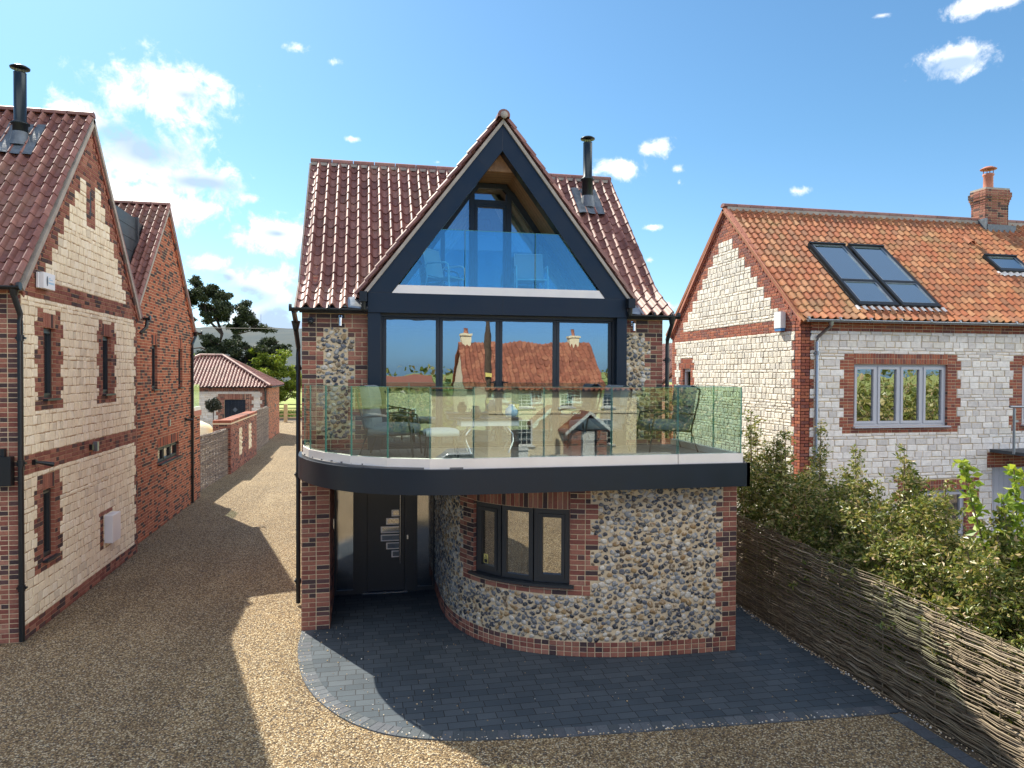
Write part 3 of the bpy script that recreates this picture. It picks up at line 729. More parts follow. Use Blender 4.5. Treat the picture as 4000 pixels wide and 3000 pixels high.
mb.box(5.47, 5.52, 9.4, 11.77, 2.52, 2.86)
poly = [(x, y) for x, y in pts]+[(5.47, 12.0)]
obj('balcony_fascia', mb, 'anthracite', R_)
mb = MB(); inner = [((x+.06*(.8 if x < 0 else 0)), y+.03+(.03 if x > .5 else .02)) for x, y in pts]; inner = [(min(x, 5.46), y) for x, y in inner]+[(5.46, 13.6), (-.97, 13.6)]
mb.prism(inner, lambda u, v, w: (u, v, w), 2.521, 2.545); obj('balcony_soffit', mb, 'anthracite_frame', R_)
mb = MB(); inn2 = [q for q in inner if q[1] < 11.77]+[(5.46, 11.77), (-.97, 11.77)]
mb.prism(inn2, lambda u, v, w: (u, v, w), 2.70, 2.885)
obj('balcony_deck', mb, 'decking', R_)
mb = MB(); x = -.9
while x < 5.4:      # deck board joints as thin gaps between boards
    def cy_(xx):
        for p_, q_ in zip(pts, pts[1:]):
            if p_[0] <= xx <= q_[0]: return p_[1]+(q_[1]-p_[1])*(xx-p_[0])/max(1e-6, q_[0]-p_[0])
        return 11.6 if xx < 0 else 9.4
    y0 = min(11.7, max(cy_(x-.03), cy_(x+.138))+.10)
    mb.box(x, x+.138, y0, 11.765, 2.886, 2.905); x += .145
obj('deck_boards', mb, 'decking', R_)
GP = [(-.93,11.76),(-.92,11.48),(-.80,11.01),(-.55,10.54),(-.18,10.06),(.31,9.70),(.87,9.50),(1.45,9.46),(2.43,9.455),(3.41,9.45),(5.42,9.45)]
GP2 = GP[:10]+[(4.41,9.45),(5.42,9.45),(5.42,10.3),(5.42,11.05),(5.42,11.76)]
def seg_map(p, q):
    p = Vector((*p, 0)); q = Vector((*q, 0)); t = (q-p); L = t.length; t.normalize(); n = Vector((t.y, -t.x, 0))
    return (lambda u, v, w: tuple(p+t*u+n*w+Vector((0, 0, v)))), L
mb = MB()
for p, q in zip(GP2, GP2[1:]):
    M, L = seg_map(p, q); mb.mbox(M, -.004 if p != GP2[0] else 0, L+.004, 2.862, 3.0, -.075, .008)
obj('balustrade_channel', mb, 'silver_trim', R_, label='pale metal channel holding the balcony glass')
for i, (p, q) in enumerate(zip(GP2, GP2[1:])):
    if (p, q) == (GP2[0], GP2[1]): continue
    M, L = seg_map(p, q); g = MB(); g.mbox(M, .008, L-.008, 2.95, 3.965, -.025, -.009, 0)
    go = obj('glass_panel', g, 'glass_clear', R_)
    e = MB(); e.mbox(M, .008, .011, 2.96, 3.966, -.0255, -.0085); e.mbox(M, L-.011, L-.008, 2.96, 3.966, -.0255, -.0085); e.mbox(M, .011, L-.011, 3.962, 3.966, -.0255, -.0085); obj('glass_edge', e, 'glass_edge', go)
# bifold doors
By = 11.83; Mb = MY(By, -1)
mb = MB(); mb.mbox(Mb, .06, .26, 2.88, 5.12, -.1, .20); mb.mbox(Mb, 4.28, 4.46, 2.88, 5.12, -.1, .20); mb.mbox(Mb, .06, 4.46, 5.12, 5.44, -.1, .23)
obj('door_surround', mb, 'anthracite', R_, bev=.003)
mb = MB(); mb.mbox(Mb, .26, 4.28, 5.07, 5.12, -.06, .07); mb.mbox(Mb, .26, 4.28, 2.88, 2.93, -.06, .07); mb.mbox(Mb, .26, .30, 2.93, 5.07, -.06, .07); mb.mbox(Mb, 4.24, 4.28, 2.93, 5.07, -.06, .07); obj('bifold_frame', mb, 'anthracite_frame', R_)
for a, b in ((.305, 1.225), (1.23, 2.235), (2.24, 3.235), (3.24, 4.235)):
    mb = MB(); s0 = .05 if a < 3 else .055
    mb.mbox(Mb, a, b, 2.935, 3.0, -.02, .045); mb.mbox(Mb, a, b, 5.03, 5.065, -.02, .045); mb.mbox(Mb, a, a+.055, 3.0, 5.03, -.02, .045); mb.mbox(Mb, b-.055, b, 3.0, 5.03, -.02, .045)
    d = obj('bifold_door', mb, 'anthracite_frame', R_, bev=.003); g = MB(); g.mbox(Mb, a+.05, b-.05, 2.995, 5.035, .008, .022); obj('pane', g, 'glass_door', d)
    bl = MB(); bl.mbox(Mb, a+.09, b-.09, 4.93, 5.03, -.07, -.03); bl.mbox(Mb, a+.08, b-.08, 4.905, 4.925, -.075, -.02); obj('blind', bl, 'white_plastic', d)
for x in (2.17, 2.30):
    h = MB(); h.mbox(Mb, x-.012, x+.012, 3.85, 4.02, .046, .06); h.tube([Mb(x, 4.0, .06), Mb(x, 4.0, .1), Mb(x+(.08 if x > 2.2 else -.08), 4.0, .1)], .01, 6); obj('door_handle', h, 'black_metal', R_)
mb = MB(); mb.box(-.6, 4.9, 16.4, 16.5, 2.9, 5.1, 0); mb.box(-.69, 4.9, 11.95, 16.5, 2.80, 2.86, 1); mb.box(-.69, 4.9, 11.95, 16.5, 5.1, 5.16, 0); obj('living_room', mb, ['interior', 'interior_floor'], R_)
mb = MB(); mb.sheet(lambda a, b: (4.0+.16*a, 12.02+.025*sin(a*25), 2.95+2.05*b), 30, 2); obj('curtain', mb, 'curtain', R_)
for q_ in range(4):
    sm = MB()
    if q_ == 3: sm.mbox(FM, 2.86, 2.864, 2.525, 2.855, 0, .0012)
    else: x = (.95, 2.26, 3.6)[q_]; sm.mbox(Mb, x, x+.004, 5.125, 5.435, .23, .2312)
    if q_ < 3: obj('panel_seam', sm, 'black', R_)
obj('panel_seam', sm, 'black', R_)
# ---- gable frame
GY = 11.60; Mg = MY(GY, -1); ax, az_ = 2.25, 8.28
def band(mb, o, i, M, w0, w1, m=0):
    for (a, b, c, d) in ((o[0], o[1], i[1], i[0]), (o[1], o[2], i[2], i[1])):
        mb.prism([a, b, c, d], M, w0, w1, m)
out_t = [(.06, 5.44), (ax, az_), (4.44, 5.44)]; in_t = [(.43, 5.44), (ax-.005, 7.84), (4.05, 5.44)]
mb = MB(); band(mb, out_t, in_t, Mg, -.22, 0); obj('gable_frame', mb, 'anthracite', R_, bev=.003)
for x, z in ((.62, 6.16), (3.88, 6.16), (1.80, 7.70), (2.70, 7.70)):
    sm = MB(); dx, dz = (1, -.77) if x < ax else (-1, -.77); L_ = .30 if z < 7 else .27
    sm.prism([(x, z), (x+dx*L_, z+dz*L_), (x+dx*L_+.003, z+dz*L_+.004), (x+.003, z+.004)], Mg, 0, .0015); obj('panel_seam', sm, 'black', R_)
vg = [(-.03, 5.36), (ax, 8.36), (4.53, 5.36)]
mb = MB(); band(mb, [(-.02, 5.42), (ax, 8.36), (4.52, 5.42)], out_t, Mg, -.24, .035); obj('verge', mb, 'verge_cement', R_)
mb = MB(); mb.prism([(.44, 5.442), (.54, 5.575), (3.945, 5.575), (4.045, 5.442)], Mg, -.14, -.01); obj('sill_trim', mb, 'silver_trim', R_, label='pale metal strip along the foot of the gable glass')
def zin(x): return 5.44+(x-.43)*(7.84-5.44)/(ax-.435) if x < ax else 5.44+(4.05-x)*(7.84-5.44)/(4.05-ax)
def xin(z): t = (z-5.44)/(7.84-5.44); return .43+t*(ax-.435), 4.05-t*(4.05-ax)
for a, b in ((.55, 1.62), (1.635, 2.815), (2.83, 3.94)):
    P = [(a, 5.56)]
    P = [(max(a, xin(5.56)[0]), 5.56), (min(b, xin(5.56)[1]), 5.56)]
    if zin(b) < 6.51: P += [(xin(6.51)[1] if b > ax else b, 6.51)]
    else: P += [(b, 6.51)]
    P += [(a if zin(a) > 6.51 else xin(6.51)[0], 6.51)]
    g = MB(); g.prism(P, Mg, -.07, -.055); go = obj('gable_glass_panel', g, 'glass_blue', R_)
    e = MB(); 
    xa, xb = P[3][0], P[2][0]; e.mbox(Mg, xa, xb, 6.508, 6.513, -.071, -.054)
    if a > .6: e.mbox(Mg, a, a+.004, 5.57, 6.508, -.071, -.054)
    obj('glass_edge', e, 'glass_edge', go)
# inner soffits and floor
mb = MB(); IY = 12.6
sl_ = lambda a, b, t0: mb.prism(t0, lambda u, v, w: (u, w, v), a, b)
for P in ([(.43, 5.44), (ax-.28, 7.56), (ax-.42, 7.62), (.30, 5.44)], [(4.05, 5.44), (ax+.29, 7.56), (ax+.43, 7.62), (4.2, 5.44)]): sl_(GY+.22, IY+.1, P)
obj('soffit', mb, 'soffit_wood', R_)
mb = MB(); mb.prism([(ax-.30, 7.56), (ax+.30, 7.56), (ax+.30, 7.60), (ax-.30, 7.60)], lambda u, v, w: (u, w, v), GY+.3, IY+.1); mb.prism([(ax-.24, 7.56), (ax+.24, 7.56), (ax, 7.88)], lambda u, v, w: (u, w, v), GY+.23, GY+.26)
obj('ceiling_boards', mb, 'soffit_wood', R_)
mb = MB(); mb.box(.3, 4.2, GY+.2, IY+.2, 5.25, 5.36); obj('upper_balcony_floor', mb, 'decking', R_)
# inner glazing
Mi = MY(IY, -1)
fr_o = [(.33, 5.36), (1.76, 7.43), (1.93, 7.56), (2.50, 7.56), (2.68, 7.43), (4.15, 5.36)]; 
mb = MB()
def bar(p, q, wd_, w0=-.05, w1=.04):
    p = Vector((*p, 0)); q = Vector((*q, 0)); t = (q-p).normalized(); n = Vector((-t.y, t.x, 0))*wd_/2
    mb.prism([tuple((p+n).xy), tuple((p-n).xy), tuple((q-n).xy), tuple((q+n).xy)], Mi, w0, w1)
bar((.42, 5.36), (1.86, 7.38), .11); bar((4.06, 5.36), (2.60, 7.38), .11); bar((1.83, 7.33), (1.98, 7.50), .10, -.048, .042); bar((2.63, 7.33), (2.47, 7.50), .10, -.048, .042)
bar((1.93, 7.505), (2.52, 7.505), .09, -.046, .044)
mb.mbox(Mi, 1.84, 1.93, 5.36, 7.38, -.044, .046); mb.mbox(Mi, 2.51, 2.60, 5.36, 7.38, -.044, .046); mb.mbox(Mi, 1.93, 2.51, 7.17, 7.25, -.042, .048); mb.mbox(Mi, .9, 1.84, 5.36, 5.42, -.04, .03); mb.mbox(Mi, 2.6, 3.6, 5.36, 5.42, -.04, .03)
mb.mbox(Mi, 3.05, 3.12, 5.36, 6.70, -.04, .04); mb.mbox(Mi, 1.33, 1.40, 5.36, 6.62, -.04, .04)
obj('gable_window', mb, 'anthracite_frame', R_)
mb = MB(); mb.mbox(Mi, 1.935, 1.985, 5.4, 7.165, -.03, .05); mb.mbox(Mi, 2.455, 2.505, 5.4, 7.165, -.03, .05); mb.mbox(Mi, 1.985, 2.455, 7.12, 7.165, -.03, .05); mb.mbox(Mi, 1.985, 2.455, 5.4, 5.47, -.03, .05)
ud = obj('balcony_door', mb, 'anthracite_frame', R_); g = MB(); g.mbox(Mi, 1.98, 2.46, 5.46, 7.125, .0, .012); obj('pane', g, 'glass_gable', ud)
for P in ([(.50, 5.42), (1.845, 5.42), (1.845, 7.33)], [(2.595, 5.42), (3.98, 5.42), (2.595, 7.33)], [(1.935, 7.25), (2.505, 7.25), (2.505, 7.36), (2.42, 7.47), (2.02, 7.47), (1.935, 7.36)]):
    g = MB(); g.prism(P, Mi, -.008, .004); obj('gable_pane', g, 'glass_gable', R_)
mb = MB(); mb.box(.5, 4.0, 16.0, 16.1, 5.3, 7.6, 0); mb.prism([(.3, 5.40), (ax-.5, 7.6), (ax-.6, 7.62), (.18, 5.40)], lambda u, v, w: (u, w, v), IY+.12, 16, 0); mb.prism([(4.2, 5.40), (ax+.5, 7.6), (ax+.6, 7.62), (4.32, 5.40)], lambda u, v, w: (u, w, v), IY+.12, 16, 0); mb.box(ax-.5, ax+.5, IY+.12, 16, 7.6, 7.65, 0); mb.box(.3, 4.2, IY+.22, 16, 5.22, 5.27, 1)
obj('attic_room', mb, ['room_white', 'interior_floor'], R_)
def drape(x_top, x_bot, z0, z1, edge, nm):
    mb = MB()
    def P(a, b):
        z = z0+(z1-z0)*b; xo = xin(z*1.0)[0]+.03 if edge < 0 else xin(z)[1]-.03
        xi = x_bot+(x_top-x_bot)*b**.75
        x = xo+(xi-xo)*a
        return (x, IY+.14+.03*sin(a*26+b*2), z)
    mb.sheet(P, 40, 14); obj('curtain', mb, 'curtain', R_)
drape(2.2, .85, 5.75, 7.3, -1, 'l'); drape(2.24, 3.35, 5.75, 7.3, 1, 'r')
mb = MB(); mb.sheet(lambda a, b: (.52+.38*a, IY+.15+.03*sin(a*22), 5.38+.45*b), 20, 2); obj('curtain', mb, 'curtain', R_); mb = MB(); mb.sheet(lambda a, b: (3.2+.5*a, IY+.15+.03*sin(a*22), 5.38+.4*b), 20, 2); obj('curtain', mb, 'curtain', R_)
# ---- roofs
EV = [(0, 5.17), (.75, 5.66), (3.33, 8.38)]
S, SL = surf2((-1.05, 11.58, 0), (1, 0, 0), EV)((0, 1, 0))
def rz(s): return S(0, s, 0)[2]
keepm = lambda u, s: abs(u-1.05-ax) > (8.44-rz(s))*.79-.02 or S(0, s, 0)[1] < 11.5
mb = MB(); tile_roof(mb, S, 6.35, SL, lambda u, s: abs(u-1.05-ax) > (8.44-rz(s))*.79+.0)
def slab(mb, S, u0, u1, s_, t0=-.09, t1=-.02, m=0):
    for a, b in zip(s_, s_[1:]):
        p = [S(u0, a, t0), S(u1, a, t0), S(u1, b, t0), S(u0, b, t0), S(u0, a, t1), S(u1, a, t1), S(u1, b, t1), S(u0, b, t1)]
        mb.add(p, [(0,3,2,1),(4,5,6,7),(0,1,5,4),(1,2,6,5),(2,3,7,6),(3,0,4,7)], m)
roof = obj('roof', mb, 'pantile_mauve', R_)
mb = MB()
pp = lambda u, s, h: S(u, s, h)
e1 = .895; m1_ = 1.05+ax*e1/SL
mb.prism([(.02, .03), (1.02, .03), (1.05+ax*.16, e1), (.02, e1)], S, -.075, -.03); mb.prism([(.02, e1+.001), (1.05+ax*.16, e1+.001), (1.05+ax-.2, SL-.02), (.02, SL-.02)], S, -.075, -.03)
mb.prism([(6.33, .03), (5.6, .03), (5.35, e1), (6.33, e1)], S, -.075, -.03); mb.prism([(6.33, e1+.001), (5.35, e1+.001), (1.05+ax+.2, SL-.02), (6.33, SL-.02)], S, -.075, -.03)
Sb, SLb = surf2((-1.05, 18.3, 0), (1, 0, 0), [(0, 5.17), (3.33, 8.40)])((0, -1, 0)); slab(mb, Sb, 0, 6.35, [0, SLb], -.08, .02)
obj('roof_deck', mb, 'pantile_mauve', R_)
mb = MB(); ridge_tiles(mb, (-1.06, 14.93, 8.41), (1.9, 14.93, 8.41), .10); obj('ridge_tile', mb, 'pantile_mauve', roof); mb = MB(); ridge_tiles(mb, (2.6, 14.93, 8.41), (5.31, 14.93, 8.41), .10)
obj('ridge_tile', mb, 'pantile_mauve', roof)
mb = MB(); mb.box(-1.05, 5.3, 14.84, 15.02, 8.33, 8.40); obj('ridge_mortar', mb, 'verge_cement', roof)
# dormer roof slopes (left, right)
hx = 2.33; slopeL = [(0, 5.40), (hx, 8.42)]
for sg_, nm in ((1, 'l'), (-1, 'r')):
    SS, L2 = surf2((ax-sg_*hx, 11.60, 0), (0, 1, 0), slopeL)((sg_, 0, 0))
    mb = MB(); tile_roof(mb, SS, 3.6, L2, lambda u, s: 11.52+u < 11.58+.75+(5.40+(s/L2)*3.02-5.66)/1.054+.35, flip=(sg_ < 0))
    mb.prism([(.06, 0), (.9, 0), (3.4, L2), (.06, L2)], lambda u, v, w: SS(u, v, w), -.06, -.02)
    obj('dormer_roof', mb, 'pantile_mauve', R_)
mb = MB(); ridge_tiles(mb, (ax, 11.50, 8.40), (ax, 14.93, 8.42), .105, m=0, flat=.95); obj('ridge_tile', mb, 'pantile_mauve', roof)
mb = MB(); mb.lathe((0, 0, 0), [(0.0, 0), (.06, 0), (.06, .02), (0, .02)], 16); mb.v = [(ax+x, 11.50-z, 8.40+y) for x, y, z in mb.v]; obj('ridge_end', mb, 'verge_cement', roof)
# verges of the main roof
for x in (-1.05, 5.30):
    mb = MB(); sq = [0, .89, SL]
    p = lambda s, h, x=x: S(0, s, h)
    for a, b in zip(sq, sq[1:]):
        q = [(x-.03, *S(0, a, -.09)[1:]), (x+.03, *S(0, a, -.09)[1:]), (x+.03, *S(0, b, -.09)[1:]), (x-.03, *S(0, b, -.09)[1:]), (x-.03, *S(0, a, .0)[1:]), (x+.03, *S(0, a, .0)[1:]), (x+.03, *S(0, b, .0)[1:]), (x-.03, *S(0, b, .0)[1:])]
        mb.add(q, [(0,3,2,1),(4,5,6,7),(0,1,5,4),(1,2,6,5),(2,3,7,6),(3,0,4,7)])
    obj('verge', mb, 'verge_cement', R_)
for a, b in ((-1.13, .04), (4.48, 5.40)):
    mb = MB(); gutter(mb, (a, 11.60, 5.17), (b, 11.60, 5.17)); mb.box(max(a, -1), min(b, 5.25), 11.66, 11.70, 5.10, 5.2); obj('gutter', mb, 'black_metal', R_)
mb = MB(); mb.prism([(0,0),(.36,0),(.42,.1),(.2,.2),(0,.16)], lambda u, v, w: (-.33+u, 11.60+v*1.3, 5.20+v*.8+w+.03*sin(u*14)), 0, .03); obj('lead_flashing', mb, 'galvanised', R_); mb = MB(); mb.prism([(0,0),(.3,0),(.3,.2),(0,.16)], lambda u, v, w: (4.46+u, 11.60+v*1.3, 5.20+v*.8+w+.03*sin(u*14)), 0, .03); obj('lead_flashing', mb, 'galvanised', R_)
mb = MB(); downpipe(mb, -1.14, 13.1, .02, 4.98, (.04, -.9), r=.04); mb.tube([(-1.10, 12.2, 4.98), (-1.09, 11.9, 5.06), (-1.08, 11.62, 5.12)], .04, 8); mb.box(-1.14, -.97, 13.08, 13.12, 2.0, 2.04); mb.box(-1.14, -.97, 13.08, 13.12, 4.2, 4.24); obj('downpipe', mb, 'black_metal', R_)
mb = MB(); downpipe(mb, 5.26, 11.74, 3.0, 5.14, (.02, -.14)); obj('downpipe', mb, 'black_metal', R_)
# hopper boxes at dormer feet
for x in (.0, 4.49):
    mb = MB(); mb.box(x-.07, x+.05, 11.45, 11.62, 5.28, 5.44); mb.tube([(x-.01, 11.52, 5.3), (x-.01, 11.54, 5.16)], .04, 8); obj('rain_hopper', mb, 'black_metal', R_)
# wall spotlights
for x in (-.37, 4.60):
    mb = MB(); mb.box(x-.025, x+.025, 11.73, 11.762, 4.99, 5.07); mb.tube([(x, 11.73, 5.03), (x, 11.68, 5.05), (x, 11.66, 5.0)], .018, 8); mb.tube([(x, 11.66, 5.03), (x, 11.66, 4.90)], .026, 10); obj('wall_light', mb, 'steel', R_)
mb = MB(); mb.tube([(-.83, 11.76, 4.98), (-.83, 11.70, 4.98)], .05, 12); mb.lathe((-.83, 11.70, 4.96), [(.0, -.045), (.03, -.035), (.045, 0), (.03, .035), (0, .045)], 12); obj('security_camera', mb, 'black_metal', R_)
# flue
def flue(parent, x, y, zb, zt, r=.095, nm='flue'):
    mb = MB(); mb.lathe((x, y, 0), [(r*1.25, zb-.1), (r*1.18, zb+.42), (r*1.5, zb+.44), (r*1.5, zb+.46), (r, zb+.5), (r, zt-.16), (r*1.02, zt-.14), (r*.8, zt-.14)], 20)
    for q in range(4): a = q*pi/2; mb.tube([(x+r*.8*cos(a), y+r*.8*sin(a), zt-.16), (x+r*.8*cos(a), y+r*.8*sin(a), zt-.06)], .006, 5)
    mb.lathe((x, y, 0), [(0.001, zt-.075), (r*1.55, zt-.07), (r*1.6, zt-.05), (r*1.1, zt-.02), (.001, zt)], 20)
    return obj(nm, mb, 'flue_metal', parent)
fl = flue(R_, 4.56, 14.22, 7.75, 9.10)
def lead_apron(parent, x, y, S_z, slope, wd=.55, m='lead'):
    mb = MB()
    mb.sheet(lambda a, b: (x-wd/2+wd*a, y-.32+.62*b, S_z(y-.32+.62*b)+.115+.010*sin(a*9)+.01*sin(b*7+a*5)), 10, 8); 
    mb.lathe((x, y-.02, 0), [(.17, S_z(y)-.05), (.14, S_z(y)+.08), (.12, S_z(y)+.2)], 18); obj('flue_flashing', mb, m, parent)
lead_apron(fl, 4.56, 14.22, lambda y: 5.66+(y-12.33)*1.054, 1)

# ================================================================== LEFT HOUSE
lh = thing('house', (-6.5, 15, 0), 'cream stone gabled house with brick rear wing, left of the gravel drive', 'house')
AX = -5.11; Ma = MX(AX, 1)
Ay0, Ay1, Ayr, Aze, Azr = 12.1, 17.72, 14.95, 5.42, 8.86
def gab(y0, y1, yr, ze, zr):
    def f(z):
        if z < ze: return (y0, y1)
        t = (z-ze)/(zr-ze)
        if t > .985: return None
        return (y0+(yr-y0)*t, y1+(yr-y1)*t)
    return f
ops = [(12.86,13.33,3.70,4.87),(15.53,16.02,3.70,4.87),(12.81,13.27,1.07,2.22)]
slit = (14.90, 14.97, 7.1, 7.58)
Af = gab(Ay0, Ay1, Ayr, Aze, Azr)
mb = MB(); backing(mb, Ma, Ay0, Ay1, 0, Aze, ops); mb.prism([(Ay0, Aze), (Ay1, Aze), (Ayr, Azr)], Ma, -.28, 0)
zn = [(Ay0, Ay1, 0, .225), (Ay0, Ay1, 2.55, 2.85), (Ay0, Ay1, 5.325, 5.625), (17.61, 17.72, 0, 6, 'L')]
for a, b, c, d in ops: zn += [(a-.2, a, c-.02, d+.27, 'L'), (b, b+.2, c-.02, d+.27, 'R'), (a-.3, b+.3, c-.17, c)]
zn += [(15.36, 15.54, .62, 1.34), (15.3, 16.06, 1.27, 1.34)]
for kk in range(75, 117):       # stepped brick border up the rake
    z = (kk+.5)*K; st = ((kk-75)//4)*4; zz = 5.625+st*K+.3; hwid = max(.814*(8.86-zz)-.40, 0) if zz < 7.95 else 0
    e = Af(z)
    if e is None: break
    if hwid > .25: zn += [(e[0], 14.95-hwid, z-.01, z+.01), (14.95+hwid, e[1], z-.01, z+.01)]
    else: zn += [(e[0], e[1], z-.01, z+.01)]
zn += [(14.72, 15.16, 6.88, 7.9)]
sold = [(a, b, d, d+.25) for a, b, c, d in ops]
lay(mb, Ma, 0, 116, lambda k: Af((k+1)*K if k*K > Aze-.1 else (k+.5)*K), zn, ops+[slit], sold, chalk=(.10, .22), chw=(.009, .013), tall=.85)
for o_ in ops: reveal(mb, Ma, o_, 3)
mb.mbox(Ma, *slit, -.005, .003, 4)
obj('gable_wall', mb, ['mortar_tan', 'brick_mixed', 'chalk_cream', 'brick_course', 'black'], lh)
for o_ in ops: window(lh, Ma, o_[0]+.005, o_[1]-.005, o_[2]+.004, o_[3]-.004, 1, fw=.045)
# sticking out key brick of slit: front wall
Mf = MY(Ay0, -1); mb = MB(); mb.box(-9.5, AX-.285, Ay0, Ay0+.28, 0, Aze, 0); mb.box(AX-.285, AX-.001, Ay0-.003, Ay0+.01, 0, Aze, 0)
lay(mb, Mf, 0, 72, lambda k: (-7.2, AX), fill='b'); obj('front_wall', mb, ['mortar_cream', 'brick_mixed'], lh)
mb = MB(); mb.mbox(Mf, -5.42, -5.20, 2.42, 2.86, .02, .14, 0); mb.mbox(Mf, -5.36, -5.3, 2.86, 2.98, .03, .1, 0); obj('wall_lantern', mb, 'black_metal', lh)
def rake(mb, M, P, Q, w0=.012, m=1):
    P = Vector((*P, 0)); Q = Vector((*Q, 0)); t = (Q-P); L = t.length; t.normalize(); n = Vector((t.y, -t.x, 0)); n = n if n.y < 0 else -n
    RM = lambda u, v, w: M(*(P+t*u+n*v).xy, w)
    u = 0; i = 0
    while u < L-.05:
        e = min(u+.215, L); mb.unit(RM, u+.004, e-.004, .09, .155, 0, w0+.03, .005, m, .002)
        if i % 1 == 0: mb.unit(RM, u+.01, u+.095, .165, .23, 0, w0+.012, .005, m, .002)
        u = e; i += 1
    mb.mbox(RM, 0, L, .0, .085, -.05, .075, 2)
mb = MB(); rake(mb, Ma, (Ay0-.12, 5.42), (Ayr, Azr+.12)); rake(mb, Ma, (Ay1+.12, 5.40), (Ayr, Azr+.12)); obj('verge', mb, ['mortar_cream', 'brick_mixed', 'verge_cement'], lh)
S2, L2 = surf2((-9.0, 11.86, 0), (1, 0, 0), [(0, 5.40), (3.09, 9.0)])((0, 1, 0))
mb = MB(); tile_roof(mb, S2, 3.94, L2); slab(mb, S2, 0, 3.9, [0, L2], -.07, -.03); Sb2, _ = surf2((-9.0, 18.04, 0), (1, 0, 0), [(0, 5.40), (3.09, 9.0)])((0, -1, 0)); slab(mb, Sb2, 0, 3.94, [0, L2], -.07, .02)
rf = obj('roof', mb, 'pantile_mauve', lh)
mb = MB(); ridge_tiles(mb, (-9.0, 14.95, 9.02), (-5.04, 14.95, 9.02), .10); obj('ridge_tile', mb, 'pantile_mauve', rf)
mb = MB(); gutter(mb, (-9.0, 11.86, 5.42), (-5.03, 11.86, 5.42)); obj('gutter', mb, 'black_metal', lh)
mb = MB(); downpipe(mb, -5.09, 12.03, .02, 5.40, (-.02, -.14), r=.04); obj('downpipe', mb, 'black_metal', lh)
mb = MB(); gutter(mb, (-9.0, 18.05, 5.42), (-4.92, 18.05, 5.42)); mb.tube([(-4.98, 18.05, 5.38), (-4.98, 18.02, 5.2), (-5.08, 17.9, 5.05)], .04, 8); obj('gutter', mb, 'black_metal', lh)
fl = flue(lh, -6.02, 14.28, 8.12, 9.62, .10); lead_apron(fl, -6.02, 14.28, lambda y: 5.40+(y-11.86)*1.165, 1, .6)
mb = MB(); mb.mbox(Ma, 12.56, 13.0, 5.48, 5.73, .02, .06); mb.mbox(Ma, 12.58, 13.0, 5.475, 5.735, .06, .13, 0)
ab = obj('alarm_box', mb, 'white_plastic', lh, bev=.008)
mb = MB(); mb.prism([(12.70+.028*cos(q*pi/8), 5.60+.08*sin(q*pi/8)) for q in range(16)], Ma, .131, .133, 0)
for zz, a, b in ((5.655, 12.76, 12.82), (5.63, 12.76, 12.9), (5.585, 12.75, 12.95), (5.57, 12.76, 12.96)): mb.mbox(Ma, a, b, zz-.008, zz+.006, .131, .133, 1)
obj('logo', mb, ['lead', 'pale_blue'], ab)
mb = MB(); mb.mbox(Ma, 15.56, 16.04, .70, 1.26, .01, .17); obj('meter_box', mb, 'white_plastic', lh, bev=.01)
mb = MB(); mb.mbox(Ma, 12.42, 12.50, 2.68, 2.76, .01, .06); mb.tube([Ma(12.46, 2.72, .05), Ma(12.50, 2.70, .14), Ma(12.6, 2.66, .24)], [.02, .03, .04], 10); obj('security_camera', mb, 'black_metal', lh)
mb = MB(); mb.mbox(Ma, 14.80, 14.9, 2.66, 2.76, .01, .06, 0); mb.mbox(Ma, 14.98, 15.06, 2.62, 2.80, .01, .09, 1); obj('vent_terminal', mb, ['black_metal', 'galvanised'], lh)
# slate clad link between the two gables
mb = MB(); mb.box(-9, -5.75, 18.05, 20.6, 5.3, 8.05); mb.box(-9, -5.68, 19.84, 19.94, 5.3, 8.12)
for q in range(9): mb.box(-5.75, -5.738, 18.05, 19.84, 5.4+q*.3, 5.4+q*.3+.285)
obj('slate_dormer', mb, 'slate', lh)
# wing B
BXp = -5.33; Mw = MX(BXp, 1); By0, By1, Byr, Bze, Bzr = 17.74, 24.25, 21.2, 5.46, 8.6
Bf = gab(18.3, 24.2, Byr, Bze, Bzr)
opb = [(19.70,20.20,3.70,4.85),(22.35,22.83,3.70,4.85),(20.2,22.38,1.70,2.14)]
mb = MB(); backing(mb, Mw, By0, By1, 0, Bze, opb); mb.prism([(18.3, Bze), (24.2, Bze), (Byr, Bzr)], Mw, -.28, 0)
lay(mb, Mw, 0, 113, lambda k: (17.74, By1) if k*K < Bze-.05 else Bf((k+1)*K), [], opb, [(a, b, d, d+.26) for a, b, c, d in opb], fill='b')
lay(mb, Mw, 0, 36, lambda k: (24.26, 25.15), fill='b'); mb.mbox(Mw, By1, 25.15, 0, 2.72, -.28, 0, 0); mb.box(-7, BXp-.01, 25.0, 25.14, 0, 2.72, 0)
for o_ in opb: reveal(mb, Mw, o_, 2)
obj('brick_wing', mb, ['mortar_cream', 'brick_orange', 'brick_course'], lh)
for o_ in opb[:2]: window(lh, Mw, o_[0]+.005, o_[1]-.005, o_[2]+.004, o_[3]-.004, 1, fw=.045)
window(lh, Mw, 20.205, 22.375, 1.704, 2.136, 3, fw=.05, sillw=.06)
mb = MB(); mb.mbox(Mw, 24.0, 25.2, 2.73, 2.9, -.1, .04, 0); mb.mbox(Mw, 24.3, 25.17, 2.9, 3.02, -.06, .02, 1); obj('terrace_edge', mb, ['terracotta', 'silver_trim'], lh)
mb = MB(); mb.mbox(Mw, 24.3, 25.15, 3.0, 3.75, -.03, -.015); obj('glass_panel', mb, 'glass_clear', lh)
mb = MB(); rake(mb, Mw, (18.2, 5.5), (Byr, Bzr+.12)); rake(mb, Mw, (24.35, 5.42), (Byr, Bzr+.12)); obj('verge', mb, ['mortar_cream', 'brick_orange', 'verge_cement'], lh)
